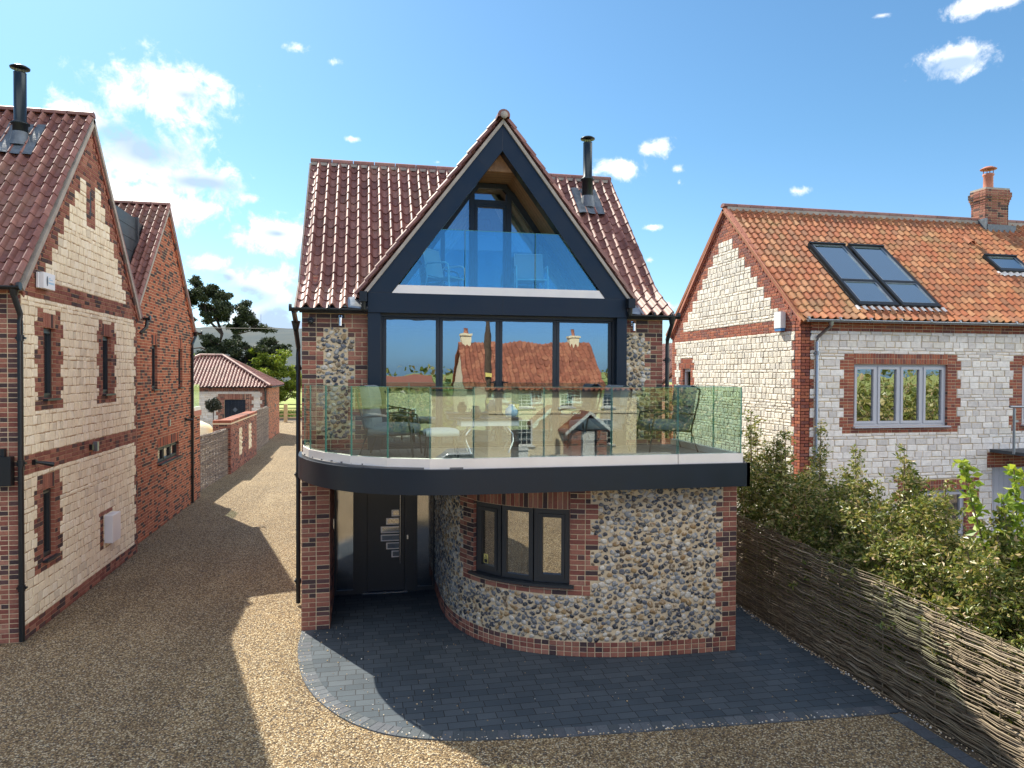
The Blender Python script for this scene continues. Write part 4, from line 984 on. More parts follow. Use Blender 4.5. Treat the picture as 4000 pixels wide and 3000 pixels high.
S3, L3 = surf2((-9.0, 18.06, 0), (1, 0, 0), [(0, 5.42), (3.14, 8.74)])((0, 1, 0)); mb = MB(); tile_roof(mb, S3, 3.75, L3); slab(mb, S3, 0, 3.7, [0, L3], -.07, -.03)
Sb3, _ = surf2((-9.0, 24.34, 0), (1, 0, 0), [(0, 5.42), (3.14, 8.74)])((0, -1, 0)); slab(mb, Sb3, 0, 3.75, [0, L3], -.07, .02); r3 = obj('roof', mb, 'pantile_mauve', lh)
mb = MB(); ridge_tiles(mb, (-9.0, 21.2, 8.76), (-5.25, 21.2, 8.76), .10); obj('ridge_tile', mb, 'pantile_mauve', r3)
mb = MB(); gutter(mb, (-9, 24.36, 5.42), (-5.1, 24.36, 5.42)); obj('gutter', mb, 'black_metal', lh)
mb = MB(); downpipe(mb, -5.27, 23.85, .02, 5.40, (.02, .35), r=.04); obj('downpipe', mb, 'black_metal', lh)
mb = MB(); mb.mbox(Mw, 23.15, 23.22, 2.68, 2.75, .01, .05); mb.tube([Mw(23.2, 2.7, .05), Mw(23.25, 2.68, .2)], .035, 8); obj('security_camera', mb, 'black_metal', lh)
mb = MB(); mb.mbox(Mw, 21.2, 21.3, 2.65, 2.83, .01, .06); obj('vent_terminal', mb, 'galvanised', lh)

# ================================================================== RIGHT HOUSE
rh = thing('house', (13, 18, 0), 'pale stone house with orange pantile roof and skylights behind the shrubs', 'house')
GX = 9.9; Mr = MX(GX, -1); Ry0, Ry1, Ryr, Rze, Rzr = 14.7, 21.7, 18.25, 5.42, 8.72
Rf = gab(Ry0, Ry1, Ryr, Rze, Rzr)
opr = [(20.35, 20.9, 3.25, 4.33)]
mb = MB(); backing(mb, Mr, Ry0, Ry1, 0, Rze, opr); mb.prism([(Ry0, Rze), (Ry1, Rze), (Ryr, Rzr)], Mr, -.28, 0)
zn = [(14.7, 14.93, 0, 6, 'R'), (21.47, 21.7, 0, 6, 'L'), (Ry0, Ry1, 5.175, 5.475), (20.2, 20.35, 3.0, 4.63, 'L'), (20.9, 21.05, 3.0, 4.63, 'R')]
for kk in range(73, 117):
    z = (kk+.5)*K; st = ((kk-73)//4)*4; zz = 5.475+st*K+.3; hwid = max(1.06*(8.72-zz)-.50, 0); e = Rf(z)
    if e is None: break
    if hwid > .15: zn += [(e[0], Ryr-hwid, z-.01, z+.01), (Ryr+hwid, e[1], z-.01, z+.01)]
    else: zn += [(e[0], e[1], z-.01, z+.01)]
fill2rows[(20.35, 20.9)] = 1
lay(mb, Mr, 0, 114, lambda k: Rf((k+1)*K if k*K > Rze-.1 else (k+.5)*K), zn, opr, [(20.35, 20.9, 4.33, 4.63)], chalk=(.12, .26), chw=(.012, .025))
reveal(mb, Mr, opr[0], 3); obj('gable_wall', mb, ['mortar_pale', 'brick_red', 'chalk_white', 'brick_course'], rh)
window(rh, Mr, 20.355, 20.895, 3.254, 4.326, 1, fr='window_grey', sill='window_grey')
Mr2 = MY(Ry0, -1)
opf = [(11.29, 13.88, 2.93, 4.41), (16.05, 17.6, 2.93, 4.41), (12.78, 14.45, .2, 1.36), (15.2, 18.2, .0, 1.9)]
mb = MB(); backing(mb, Mr2, GX, 22, 0, Rze, opf)
zn = [(GX, GX+.225, 0, 6, 'R'), (GX, 22, 5.175, 5.475), (15.05, 22, 1.9, 2.25)]
for a, b, c, d in opf[:3]: zn += [(a-.26, a, c-.02, d+.26, 'L'), (b, b+.26, c-.02, d+.26, 'R'), (a-.3, b+.3, c-.15, c)]
for a, b, c, d in opf[:3]: fill2rows[(a, b)] = 1
lay(mb, Mr2, 0, 73, lambda k: (GX, 22), zn, opf, [(a, b, d, d+.26) for a, b, c, d in opf[:3]], chalk=(.17, .34), chw=(.012, .02))
for o_ in opf: reveal(mb, Mr2, o_, 3)
obj('front_wall', mb, ['mortar_pale', 'brick_red', 'chalk_grey', 'brick_course'], rh)
for o_, nl in ((opf[0], 4), (opf[1], 2), (opf[2], 2)): window(rh, Mr2, o_[0]+.005, o_[1]-.005, o_[2]+.004, o_[3]-.004, nl, fr='window_grey', sill='window_grey', fw=.055, sub_=.06, sillw=.05)
mb = MB()
for q in range(20): mb.mbox(Mr2, 15.2+q*.15, 15.342+q*.15, .02, 1.88, -.12, -.08)
obj('garage_door', mb, 'window_grey', rh)
mb = MB(); mb.mbox(Mr2, 15.12, 19, 2.26, 2.34, 0, 1.2); obj('terrace_slab', mb, 'slate', rh)
mb = MB(); mb.tube([Mr2(14.9, 3.42, .75), Mr2(18.6, 3.36, .75)], .028, 8); mb.tube([Mr2(15.0, 2.3, .78), Mr2(15.0, 3.38, .78)], .03, 8); mb.tube([Mr2(17.2, 2.3, .78), Mr2(17.2, 3.38, .78)], .03, 8); mb.mbox(Mr2, 15.02, 15.1, 3.05, 3.1, .76, .8); obj('handrail', mb, 'galvanised', rh)
mb = MB(); rake(mb, Mr, (Ry0-.12, 5.45), (Ryr, Rzr+.12)); rake(mb, Mr, (Ry1+.12, 5.40), (Ryr, Rzr+.12)); obj('verge', mb, ['mortar_pale', 'brick_red', 'terracotta'], rh)
RS, RL = surf2((9.82, 14.44, 0), (1, 0, 0), [(0, 5.44), (.3, 5.64), (3.85, 8.82)])((0, 1, 0))
sk = [(11.50, 13.80, 14.83, 16.92), (16.85, 17.95, 16.12, 16.75)]
def sky_keep(u, s):
    x, y, z = RS(u, s, 0)
    return not any(a-.07 < x < b+.07 and c-.02 < y < d-.0 for a, b, c, d in sk)
mb = MB(); tile_roof(mb, RS, 12.2, RL, sky_keep, hs=1.05); slab(mb, RS, 0, 12.2, [0, .36, RL], -.09, -.04)
RSb, _ = surf2((9.82, 22.06, 0), (1, 0, 0), [(0, 5.44), (3.81, 8.82)])((0, -1, 0)); slab(mb, RSb, 0, 12.2, [0, 5.09], -.08, .02)
rr = obj('roof', mb, 'pantile_orange', rh)
mb = MB(); ridge_tiles(mb, (9.8, 18.28, 8.85), (22.0, 18.28, 8.85), .11, .4); obj('ridge_tile', mb, 'pantile_mauve', rr)
mb = MB(); mb.box(9.9, 22, 18.15, 18.4, 8.72, 8.82); obj('ridge_mortar', mb, 'verge_cement', rr)
def s_at(y): return (y-14.44)/.3*.36 if y < 14.74 else .36+(y-14.74)*(RL-.36)/3.55
def skylight(x0, x1, y0, y1, split=None):
    s0, s1 = s_at(y0), s_at(y1); M = lambda u, v, w: RS(u-9.82, v, w+.02)
    mb = MB(); f = .075
    mb.mbox(M, x0, x1, s0-.04, s0+f, 0, .09); mb.mbox(M, x0, x1, s1-f*.7, s1, 0, .12); mb.mbox(M, x0, x0+f, s0+f, s1-f*.7, 0, .085); mb.mbox(M, x1-f, x1, s0+f, s1-f*.7, 0, .085)
    if split: mb.mbox(M, x0+f, x1-f, s0+split-.035, s0+split+.04, 0, .088)
    o = obj('skylight', mb, 'black_metal', rr)
    for a, b in ([(s0+f, s0+split-.035), (s0+split+.04, s1-f*.7)] if split else [(s0+f, s1-f*.7)]):
        t = MB()
        for q in ((x0+f, x0+f+.045, a, b), (x1-f-.045, x1-f, a, b), (x0+f+.045, x1-f-.045, a, a+.03), (x0+f+.045, x1-f-.045, b-.03, b)): t.mbox(M, *q, .03, .075)
        obj('sash', t, 'galvanised', o)
        g = MB(); g.mbox(M, x0+f+.03, x1-f-.03, a+.02, b-.02, .045, .055); obj('pane', g, 'glass_roof', o)
    d = MB(); d.mbox(M, x0, x1, s0, s1, -.045, -.02); obj('shaft', d, 'interior', o)
for a, b in ((11.52, 12.60), (12.70, 13.78)): skylight(a, b, 14.90, 16.90, .98)
skylight(16.87, 17.93, 16.2, 16.75)
mb = MB(); 
for x0, x1, yy in ((11.4, 13.9, 14.80), (16.75, 18.0, 16.10)):
    s_ = s_at(yy); mb.sheet(lambda a, b: RS(x0+(x1-x0)*a-9.82, s_-.06+.16*b, .05+.022*sin((x1-x0)*a*2*pi/.2)), int((x1-x0)/.025), 2)
obj('lead_apron', mb, 'silver_trim', rr, label='pale corrugated lead apron under the skylights')
mb = MB(); s_ = s_at(17.35); M = lambda u, v, w: RS(u-9.82, v, w)
vs = []
for j, (ss, rr2) in enumerate(((s_-.14, .10), (s_+.2, .05))):
    for q in range(9): a = pi*q/8; vs.append(M(17.0+rr2*cos(a), ss, .04+rr2*sin(a)))
mb.add(vs, [(i, i+1, i+10, i+9) for i in range(8)], 0, True); obj('roof_vent_tile', mb, 'pantile_orange', rr)
mb = MB(); gutter(mb, (9.9, 14.44, 5.42), (22, 14.44, 5.42), .06); obj('gutter', mb, 'galvanised', rh)
mb = MB(); downpipe(mb, 10.28, 14.64, .02, 5.40, (.22, -.18), r=.04, brk=2.5); obj('downpipe', mb, 'galvanised', rh)
mb = MB(); mb.mbox(Mr, 15.30, 15.58, 5.27, 5.66, .02, .15, 0); mb.mbox(Mr, 15.31, 15.57, 5.20, 5.27, .03, .14, 1); obj('alarm_box', mb, ['white_plastic', 'blue_plastic'], rh)
mb = MB(); mb.box(9.8, 13, 21.98, 30, 0, 3.7); obj('rear_wing', mb, 'brick_course', rh)
WS, WL = surf2((9.62, 22.1, 0), (0, 1, 0), [(0, 3.75), (1.9, 5.3)])((1, 0, 0)); mb = MB(); tile_roof(mb, WS, 8, WL, flip=True); slab(mb, WS, 0, 8, [0, WL], -.07, -.03); obj('rear_roof', mb, 'pantile_mauve', rh)
# chimney
mb = MB(); cx0, cx1, cy0, cy1 = 18.2, 19.1, 17.95, 18.55
mb.box(cx0+.06, cx1-.06, cy0+.06, cy1-.06, 8.0, 9.76, 0)
for k in range(108, 130):
    e = {124: -.02, 125: -.005, 126: .02, 127: .035, 128: .035, 129: .0}.get(k, -.03)
    for M, a, b in ((MY(cy0, -1), cx0, cx1), (MX(cx0, -1), cy0, cy1), (MX(cx1, 1), cy0, cy1)):
        course(mb, (lambda M: lambda u, v, w: M(u, v, w+e-.02))(M), k, [(a-e*.9+.005, b+e*.9-.005)], 1)
    mb.box(cx0-e+.02, cx1+e-.02, cy0-e+.02, cy1+e-.02, k*K, (k+1)*K-.001, 0)
mb.prism([(cx0+.02, cy0+.02), (cx1-.02, cy0+.02), (cx1-.02, cy1-.02), (cx0+.02, cy1-.02)], lambda u, v, w: (u, v, w), 9.75, 9.80, 2)
ch = obj('chimney', mb, ['mortar_pale', 'brick_mixed', 'verge_cement'], rr)
mb = MB(); mb.lathe((18.62, 18.28, 9.78), [(.15, 0), (.135, .05), (.13, .42), (.155, .46), (.155, .50), (.12, .52), (.11, .5)], 18)
for q in range(4): a = q*pi/2+.5; mb.box(18.62+.13*cos(a)-.008, 18.62+.13*cos(a)+.008, 18.28+.13*sin(a)-.008, 18.28+.13*sin(a)+.008, 10.3, 10.44)
mb.lathe((18.62, 18.28, 10.42), [(.001, 0), (.22, 0), (.225, .02), (.12, .08), (.001, .11)], 18); obj('chimney_pot', mb, 'terracotta', ch)
mb = MB(); mb.box(cx0-.04, cx1+.1, cy0-.1, cy0-.02, 8.42, 8.66); mb.box(cx0-.06, cx0-.02, cy0-.1, cy0+.3, 8.45, 8.85); obj('flashing', mb, 'lead', ch)
# ================================================================== OUTBUILDING
ob = thing('outbuilding', (-9.5, 47, 0), 'low stone and brick outbuilding with a hipped tiled roof at the end of the drive', 'outbuilding')
OY = 44.9; Mo = MY(OY, -1); mb = MB(); opo = [(-8.15, -6.95, 0, 2.52)]
backing(mb, Mo, -13.2, -5.7, 0, 3.3, opo)
lay(mb, Mo, 0, 44, lambda k: (-13.2, -5.7), [(-6.0, -5.7, 0, 4, 'L'), (-13.2, -5.7, 3.0, 3.4), (-8.5, -8.15, 0, 2.85, 'L'), (-6.95, -6.6, 0, 2.85, 'R')], opo, [(-8.15, -6.95, 2.52, 2.85)], chalk=(.2, .42), chw=(.015, .03))
mb.box(-5.98, -5.7, OY+.001, 51, 0, 3.3, 0); mb.box(-13.2, -12.9, OY+.3, 51, 0, 3.3, 0); mb.box(-12.9, -6, 50.7, 51, 0, 3.3, 0)
lay(mb, MX(-5.7, 1), 0, 44, lambda k: (OY, 51), fill='b', mi=(0, 3, 3)); obj('wall', mb, ['mortar_pale', 'brick_mixed', 'chalk_white', 'brick_orange'], ob)
mb = MB()
for q in range(6): mb.mbox(Mo, -8.14+q*.198, -7.945+q*.198, .02, 2.5, -.1, -.06)
mb.prism([(-7.55, 1.75), (-7.4, 1.9), (-7.55, 2.05), (-7.7, 1.9)], Mo, -.06, -.05, 1); obj('door', mb, ['anthracite', 'lead'], ob)
A = Vector((-10.15, 48, 5.15)); B = Vector((-8.78, 48, 5.15)); E0 = Vector((-13.45, 44.65, 3.28)); E1 = Vector((-5.48, 44.65, 3.28)); E2 = Vector((-5.48, 51.3, 3.28)); E3 = Vector((-13.45, 51.3, 3.28))
mb = MB(); SO, LO = surf2((-13.45, 44.65, 0), (1, 0, 0), [(0, 3.28), (3.35, 5.15)])((0, 1, 0))
tile_roof(mb, SO, 7.97, LO, lambda u, s: u > s/LO*3.3 and u < 7.97-s/LO*3.3)
SO2, LO2 = surf2((-5.48, 44.65, 0), (0, 1, 0), [(0, 3.28), (3.3, 5.15)])((-1, 0, 0)); tile_roof(mb, SO2, 6.65, LO2, lambda u, s: u > s/LO2*3.35 and u < 6.65-s/LO2*3.3, flip=True)
d = Vector((0, 0, -.02)); mb.add([tuple(q+d) for q in (E0, E1, E2, E3, A, B)], [(0, 1, 5, 4), (1, 2, 5), (2, 3, 4, 5), (3, 0, 4)], 0)
for p, q in ((E1, B), (E0, A), (A, B), (E2, B), (E3, A)): ridge_tiles(mb, p+Vector((0, 0, .07)), q+Vector((0, 0, .07)), .13, .45)
obj('roof', mb, 'pantile_mauve', ob)
mb = MB(); gutter(mb, (-13.4, 44.6, 3.28), (-5.45, 44.6, 3.28)); gutter(mb, (-5.44, 44.6, 3.28), (-5.44, 51.2, 3.28)); mb.tube([(-5.85, 44.75, 3.2), (-5.8, 44.82, 2.9), (-5.8, 44.82, 0)], .045, 8); obj('gutter', mb, 'black_metal', ob)
mb = MB(); mb.box(-5.69, -5.62, 48.4, 48.6, 1.9, 2.1); obj('vent', mb, 'galvanised', ob)

# ================================================================== GARDEN WALL + HURDLES (left of the drive)
mb = MB(); gw = thing('garden_wall', (-5.5, 34, 0), 'red brick garden wall with brick on edge coping and two flint panels beside the drive', 'wall')
Y0, Y1 = 30.5, 37.6; mb.box(-5.75, -5.31, Y0+.01, Y1, 0, 2.0, 0)
pan = [(32.5, 33.3, .5, 1.75), (35.1, 35.9, .5, 1.75)]
rest = lay(mb, MX(-5.3, 1), 0, 27, lambda k: (Y0, Y1), [(Y0, 32.5, 0, 3), (33.3, 35.1, 0, 3), (35.9, Y1, 0, 3), (Y0, Y1, 0, .5), (Y0, Y1, 1.75, 3)], fill='f')
flints(mb, MX(-5.3, 1), rest, 2, 32.5, 36, 6, 24, .06, .1, 900)
lay(mb, MY(Y0, -1), 0, 27, lambda k: (-5.98, -5.3), fill='b'); mb.box(-5.98, -5.31, Y0+.01, Y0+.5, 0, 2.02, 0)
obj('wall', mb, ['mortar_pale', 'brick_mixed', 'chalk_cream'], gw)
mb = MB(); u = Y0-.02
while u < Y1: mb.unit(lambda a, b, w: (b, a, 2.09+w), u, u+.068, -5.78, -5.28, 0, .11, .006, 0, .002); u += .075
mb.box(-6.0, -5.27, Y0-.03, Y1, 2.03, 2.09, 1)
u = -5.98
while u < -5.8: mb.unit(lambda a, b, w: (a, b, 2.09+w), u, u+.068, Y0-.02, Y0+.45, 0, .11, .006, 0, .002); u += .075
obj('coping', mb, ['brick_orange', 'mortar_pale'], gw)
def hurdle(name, p, q, h0, h1, spacing, rod, per, label, mat, nside=5, group=None, amp=.035, L=None, skip=None, top=True, seed=3, pack=1.35, pr=.9):
    rnd = random.Random(seed); p = Vector((*p, 0)); q = Vector((*q, 0)); t = (q-p); Lt = t.length; t.normalize(); n = Vector((t.y, -t.x, 0))
    th = thing(name, tuple(p), label, 'fence', group)
    mb = MB(); i = 0; posts = int(Lt/spacing)
    for i in range(posts+1):
        c = p+t*(i*spacing); hh = h0+(h1-h0)*i/posts; mb.tube([tuple(c+Vector((0, 0, -.02))), tuple(c+Vector((rnd.uniform(-.01, .01), 0, hh+rnd.uniform(.0, .05))))], rod*pr, 6)
    obj('post', mb, mat, th)
    mb = MB(); z = .03; row = 0
    while z < max(h0, h1)+.0:
        u = -rnd.uniform(0, 1.5)
        while u < Lt:
            ln = rnd.uniform(1.2, 2.6)*per; a = max(u, 0); b = min(u+ln, Lt)
            if b-a > .15:
                hmid = h0+(h1-h0)*((a+b)/2)/Lt
                if z < hmid:
                    pts = []; rs = []; st = spacing/2; k0 = int(a/st); k1 = int(b/st)+1; dz = rnd.uniform(-.012, .012); sl2 = rnd.uniform(-.012, .012); r0_ = rod*rnd.uniform(.7, 1.15)
                    if rnd.random() < .5: sl2 = -abs(sl2)
                    for k in range(k0, k1+1):
                        uu = min(max(k*st, a), b)
                        if pts and uu-lu < .02: continue
                        lu = uu; ph = (k*.5+row*1.0); w_ = amp*cos(pi*ph)*(1 if k % 2 == 0 else 0)*1.0
                        f = (uu-a)/(b-a)
                        pts.append(tuple(p+t*uu+n*(w_+rnd.uniform(-.006, .006))+Vector((0, 0, z+dz+sl2*uu*.6+rnd.uniform(-.005, .005))))); rs.append(r0_*(1-.55*f if rnd.random() < 2 else 1))
                    if len(pts) > 2: mb.tube(pts, rs, nside, 0)
            u += ln*.93
        z += rod*pack; row += 1
    if top:
        u = 0
        while u < Lt-.3:
            hh = h0+(h1-h0)*u/Lt; pts = [tuple(p+t*(u+s_*.22)+n*(.04*sin(s_*2.2))+Vector((0, 0, hh+.03+.03*sin(s_*1.3+u)))) for s_ in range(5)]; mb.tube(pts, rod*.9, nside, 0); u += .33
    obj('woven_rods', mb, mat, th); return th
hurdle('hurdle_fence', (-5.42, 30.45), (-5.62, 25.3), 1.82, 1.9, .24, .020, 1, 'grey brown woven hazel hurdle between the brick wing and the garden wall', 'hazel', 5, amp=.032, seed=5)
hurdle('hurdle_fence', (-5.6, 44.4), (-5.5, 37.7), 2.1, 2.1, .26, .022, 1, 'short far woven hazel hurdle between the garden wall and the outbuilding', 'hazel', 5, amp=.034, seed=6)
hurdle('willow_fence', (6.66, 11.95), (6.56, 3.2), 1.64, 1.20, .44, .0098, 1.3, 'long woven willow rod fence sloping along the right edge of the paving', 'willow', 5, amp=.030, seed=8, top=False, pack=1.3, pr=.9)
# ================================================================== GROUND
mb = MB(); mb.add([(-3000, -3000, -.012), (3000, -3000, -.012), (3000, 6000, -.012), (-3000, 6000, -.012)], [(0, 1, 2, 3)]); structure('field', mb, 'field_grass')
mb = MB(); mb.add([(-20, -3.6, -.006), (6.5, -3.6, -.006), (6.5, 13, -.006), (6.0, 30, -.006), (-3.2, 66, -.006), (-14, 66, -.006), (-14, 26, -.006), (-20, 12, -.006)], [tuple(range(8))]); structure('gravel_drive', mb, 'gravel')
mb = MB(); mb.add([(6.5, 3, -.004), (40, 3, -.004), (40, 30, -.004), (6.5, 30, -.004)], [(0, 1, 2, 3)]); mb.add([(-14, 62.5, -.003), (30, 64, -.003), (30, 69, -.003), (-14, 69, -.003)], [(0, 1, 2, 3)]); structure('soil', mb, 'soil')
mb = MB(); mb.box(-60, 60, -9.2, -3.6, -.1, -.002); structure('road', mb, 'asphalt')
mb = MB(); mb.add([(-70, -9.9, -.010), (-9.6, -9.9, -.010), (-9.6, 60, -.010), (-70, 60, -.010)], [(0, 1, 2, 3)]); structure('soil', mb, 'soil')
mb = MB(); mb.add([(-70, -70, -.004), (70, -70, -.004), (70, -10.0, -.004), (-70, -10.0, -.004)], [(0, 1, 2, 3)]); structure('yard', mb, 'soil')
mb = MB(); mb.box(-60, 60, -10.0, -9.2, -.1, .08); structure('pavement', mb, 'verge_cement')
EDG = [(-.97,11.8),(-.97,11.05),(-.89,10.35),(-.76,9.75),(-.55,9.2),(-.25,8.69),(.06,8.35),(.4,8.12),(.8,7.97),(1.25,7.87),(2.14,7.76),(3.22,7.68),(4.95,7.57),(6.3,7.50)]
ep = Path(EDG); pe = [tuple(q.xy) for q in ep.p]
mb = MB(); P = pe+[(6.52, 7.5), (6.56, 9.5), (6.6, 12.5), (5.4, 12.5), (1.4, 13.62), (-.6, 13.62), (-.6, 12.0)]
mb.add([(x, y, .004) for x, y in P], [tuple(range(len(P)))]); structure('paving', mb, 'paving_blocks')
EM = ep.M(1)
c0 = EM(2.5, 0, .1); inn = 1 if (c0[0] > ep.at(2.5)[0].x) else -1
mb = MB(); u = .02
while u < ep.L-.1:
    mb.unit(lambda a, b, w: EM(a, .004+w, b*inn), u+.002, u+.128, .0, .195, -.01, .006, .004, 0, .001); u += .131
structure('paving_edge', mb, 'paver_edge')
mb = MB(); y = 7.48; i = 0
while y > 3.5: mb.unit(lambda a, b, w: (a, b, w), 6.28, 6.47, y-.2, y-.005, -.02, .008, .004, 0, .001); y -= .2
structure('kerb_strip', mb, 'paver_edge')
# ================================================================== UPPER BALCONY CHAIRS
def make_sling():
    t = thing('balcony_chair', (0, 0, 0), 'white framed sling armchair on the upper balcony, turned towards the other', 'chair', 'white chairs on the upper balcony')
    for s_ in (-1, 1):
        x = .27*s_; mb = MB(); mb.tube([(x, -.25, 0), (x, -.23, .40), (x, -.22, .60), (x, -.16, .64), (x, .18, .64), (x, .24, .58)], .016, 8); obj('front_frame', mb, 'chair_frame', t)
        mb = MB(); mb.tube([(x, .30, 0), (x*.95, .20, .42), (x*.9, .30, .93)], .016, 8); obj('rear_frame', mb, 'chair_frame', t)
    mb = MB(); mb.tube([(-.27, -.23, .40), (.27, -.23, .40)], .014, 8); mb.tube([(-.26, .2, .42), (.26, .2, .42)], .014, 8); mb.tube([(-.27, .28, .2), (.27, .28, .2)], .01, 6); mb.tube([(-.245, .30, .92), (.245, .30, .92)], .014, 8); obj('cross_rail', mb, 'chair_frame', t)
    mb = MB(); mb.sheet(lambda a, b: (-.24+.48*a, -.23+.43*b, .42-.035*sin(pi*b)), 4, 8); mb.sheet(lambda a, b: (-.24+.48*a, -.23+.43*b, .41-.035*sin(pi*b)), 4, 8); obj('seat', mb, 'sling', t)
    mb = MB(); mb.sheet(lambda a, b: (-.24+.48*a, .205+.095*b-.012, .45+.47*b), 4, 6); mb.sheet(lambda a, b: (-.24+.48*a, .215+.095*b-.012, .45+.47*b), 4, 6); obj('backrest', mb, 'sling', t)
    return t
c1 = make_sling(); c1.location = (1.36, 12.12, 5.36); c1.rotation_euler = (0, 0, radians(52)); c1['label'] = 'left white sling chair on the upper balcony, facing right beside the door'
c2 = copy_tree(c1, (2.85, 12.1, 5.36), radians(-6), 'right white sling chair on the upper balcony, facing the camera')
# ================================================================== LOWER BALCONY FURNITURE
def cushion(mb, M, u0, u1, v0, v1, w0, w1, m=0, puff=.03, n=8):
    def f(side):
        def P(a, b):
            e = (1-(2*a-1)**4)*(1-(2*b-1)**4); w = (w1+puff*e) if side else (w0-puff*e*.4)
            return M(u0+(u1-u0)*a, v0+(v1-v0)*b, w)
        return P
    mb.sheet(f(1), n, n, m); mb.sheet(f(0), n, n, m)
    for (a0, b0, a1, b1) in ((0, 0, 1, 0), (1, 0, 1, 1), (1, 1, 0, 1), (0, 1, 0, 0)):
        def P(a, b, q=(a0, b0, a1, b1)):
            x = q[0]+(q[2]-q[0])*a; y = q[1]+(q[3]-q[1])*a; bl = sin(pi*b)*.02; cx, cy = (q[0]+q[2])/2-.5, (q[1]+q[3])/2-.5
            return M(u0+(u1-u0)*x+cx*bl*2, v0+(v1-v0)*y+cy*bl*2, w0+(w1-w0)*b)
        mb.sheet(P, n, 4, m)
def make_arm():
    t = thing('armchair', (0, 0, 0), 'grey cushioned wing armchair on the balcony', 'armchair', 'cushioned armchairs on the balcony')
    # faces +X
    mb = MB(); cushion(mb, lambda u, v, w: (u, v, w), -.30, .36, -.30, .30, .34, .47, 0, .035); obj('seat_cushion', mb, 'cushion', t)
    BMp = lambda u, v, w: (-.34-.16*v+w, u, .44+v)
    mb = MB(); cushion(mb, BMp, -.31, .31, 0, .30, 0, .12, 0, .04); obj('back_cushion', mb, 'cushion', t)
    mb = MB(); cushion(mb, lambda u, v, w: (BMp(u*(1-.12*max(0, v-.45)), v, w+.03*abs(u)*2)), -.34, .34, .30, .60, 0, .13, 0, .05); obj('head_cushion', mb, 'cushion', t)
    for s_ in (-1, 1):
        y = .37*s_; mb = MB(); mb.tube([(.38, y, 0), (.34, y, .40), (.30, y, .60), (.1, y, .64), (-.38, y, .60)], .016, 8); mb.tube([(-.42, y, 0), (-.30, y, .34), (-.42, y, .8), (-.46, y*.9, 1.0)], .016, 8); mb.tube([(-.32, y, .33), (.35, y, .36)], .015, 8); obj('side_frame', mb, 'black_metal', t)
    mb = MB(); mb.tube([(-.46, -.33, 1.0), (-.48, 0, 1.05), (-.46, .33, 1.0)], .014, 8); mb.tube([(.35, -.37, .34), (.35, .37, .34)], .014, 8); mb.tube([(-.31, -.37, .33), (-.31, .37, .33)], .014, 8); obj('cross_rail', mb, 'black_metal', t)
    return t
a1 = make_arm(); a1.location = (.42, 10.75, 2.905); a1.rotation_euler = (0, 0, radians(-14)); a1['label'] = 'blue grey wing armchair at the curved left end of the balcony, facing right'
copy_tree(a1, (3.75, 11.1, 2.905), radians(184), 'grey armchair on the balcony, facing left, nearer the middle of the straight glass')
copy_tree(a1, (4.85, 10.9, 2.905), radians(176), 'grey armchair on the balcony, facing left, closest to the right hand glass')
t = thing('footstool', (1.12, 10.45, 2.905), 'pale cushioned footstool on a dark frame in front of the left armchair', 'footstool')
mb = MB(); cushion(mb, lambda u, v, w: (1.12+u, 10.45+v, 2.905+w), -.24, .24, -.2, .2, .33, .41, 0, .03); obj('cushion', mb, 'cushion_light', t)
for sx_ in (-1, 1):
    for sy_ in (-1, 1): mb = MB(); mb.tube([(1.12+.2*sx_, 10.45+.17*sy_, 3.24), (1.12+.23*sx_, 10.45+.19*sy_, 2.905)], .013, 6); obj('leg', mb, 'black_metal', t)
t = thing('side_table', (1.92, 11.05, 2.905), 'pale topped table with splayed curved legs in the middle of the balcony', 'table')
mb = MB(); mb.box(1.42, 2.42, 10.8, 11.3, 3.42, 3.45, 0); mb.box(1.46, 2.38, 10.83, 11.27, 3.33, 3.419, 1); obj('table_top', mb, ['anthracite_frame', 'white_paint'], t, bev=.004)
for sx_ in (-1, 1):
    for sy_ in (-1, 1): mb = MB(); mb.tube([(1.92+.25*sx_, 11.05+.15*sy_, 3.34), (1.92+.36*sx_, 11.05+.17*sy_, 3.2), (1.92+.38*sx_, 11.05+.18*sy_, 3.1), (1.92+.30*sx_, 11.05+.2*sy_, 2.905)], .018, 7); obj('leg', mb, 'steel', t)
mb = MB(); mb.lathe((1.72, 11.0, 3.45), [(.001, 0), (.05, 0), (.085, .05), (.09, .10), (.06, .15), (.05, .165), (.062, .19), (.055, .19), (.04, .15)], 20); tag(obj('vase', mb, 'black_metal'), 'small black round vase standing on the balcony table', 'vase')
t = thing('lantern', (2.28, 10.95, 3.45), 'round pale blue glass lantern with a wire handle on the right of the balcony table', 'lantern')
mb = MB(); mb.lathe((2.28, 10.95, 3.45), [(.001, 0), (.05, 0), (.09, .04), (.105, .09), (.09, .14), (.055, .175), (.05, .2)], 20); obj('globe', mb, 'pale_blue', t)
mb = MB(); mb.tube([(2.28+.1*cos(a), 10.95, 3.6+.11*sin(a)) for a in [pi*i/10 for i in range(11)]], .004, 5); mb.lathe((2.28, 10.95, 3.645), [(.056, 0), (.056, .02), (.03, .02)], 14); obj('handle', mb, 'steel', t)
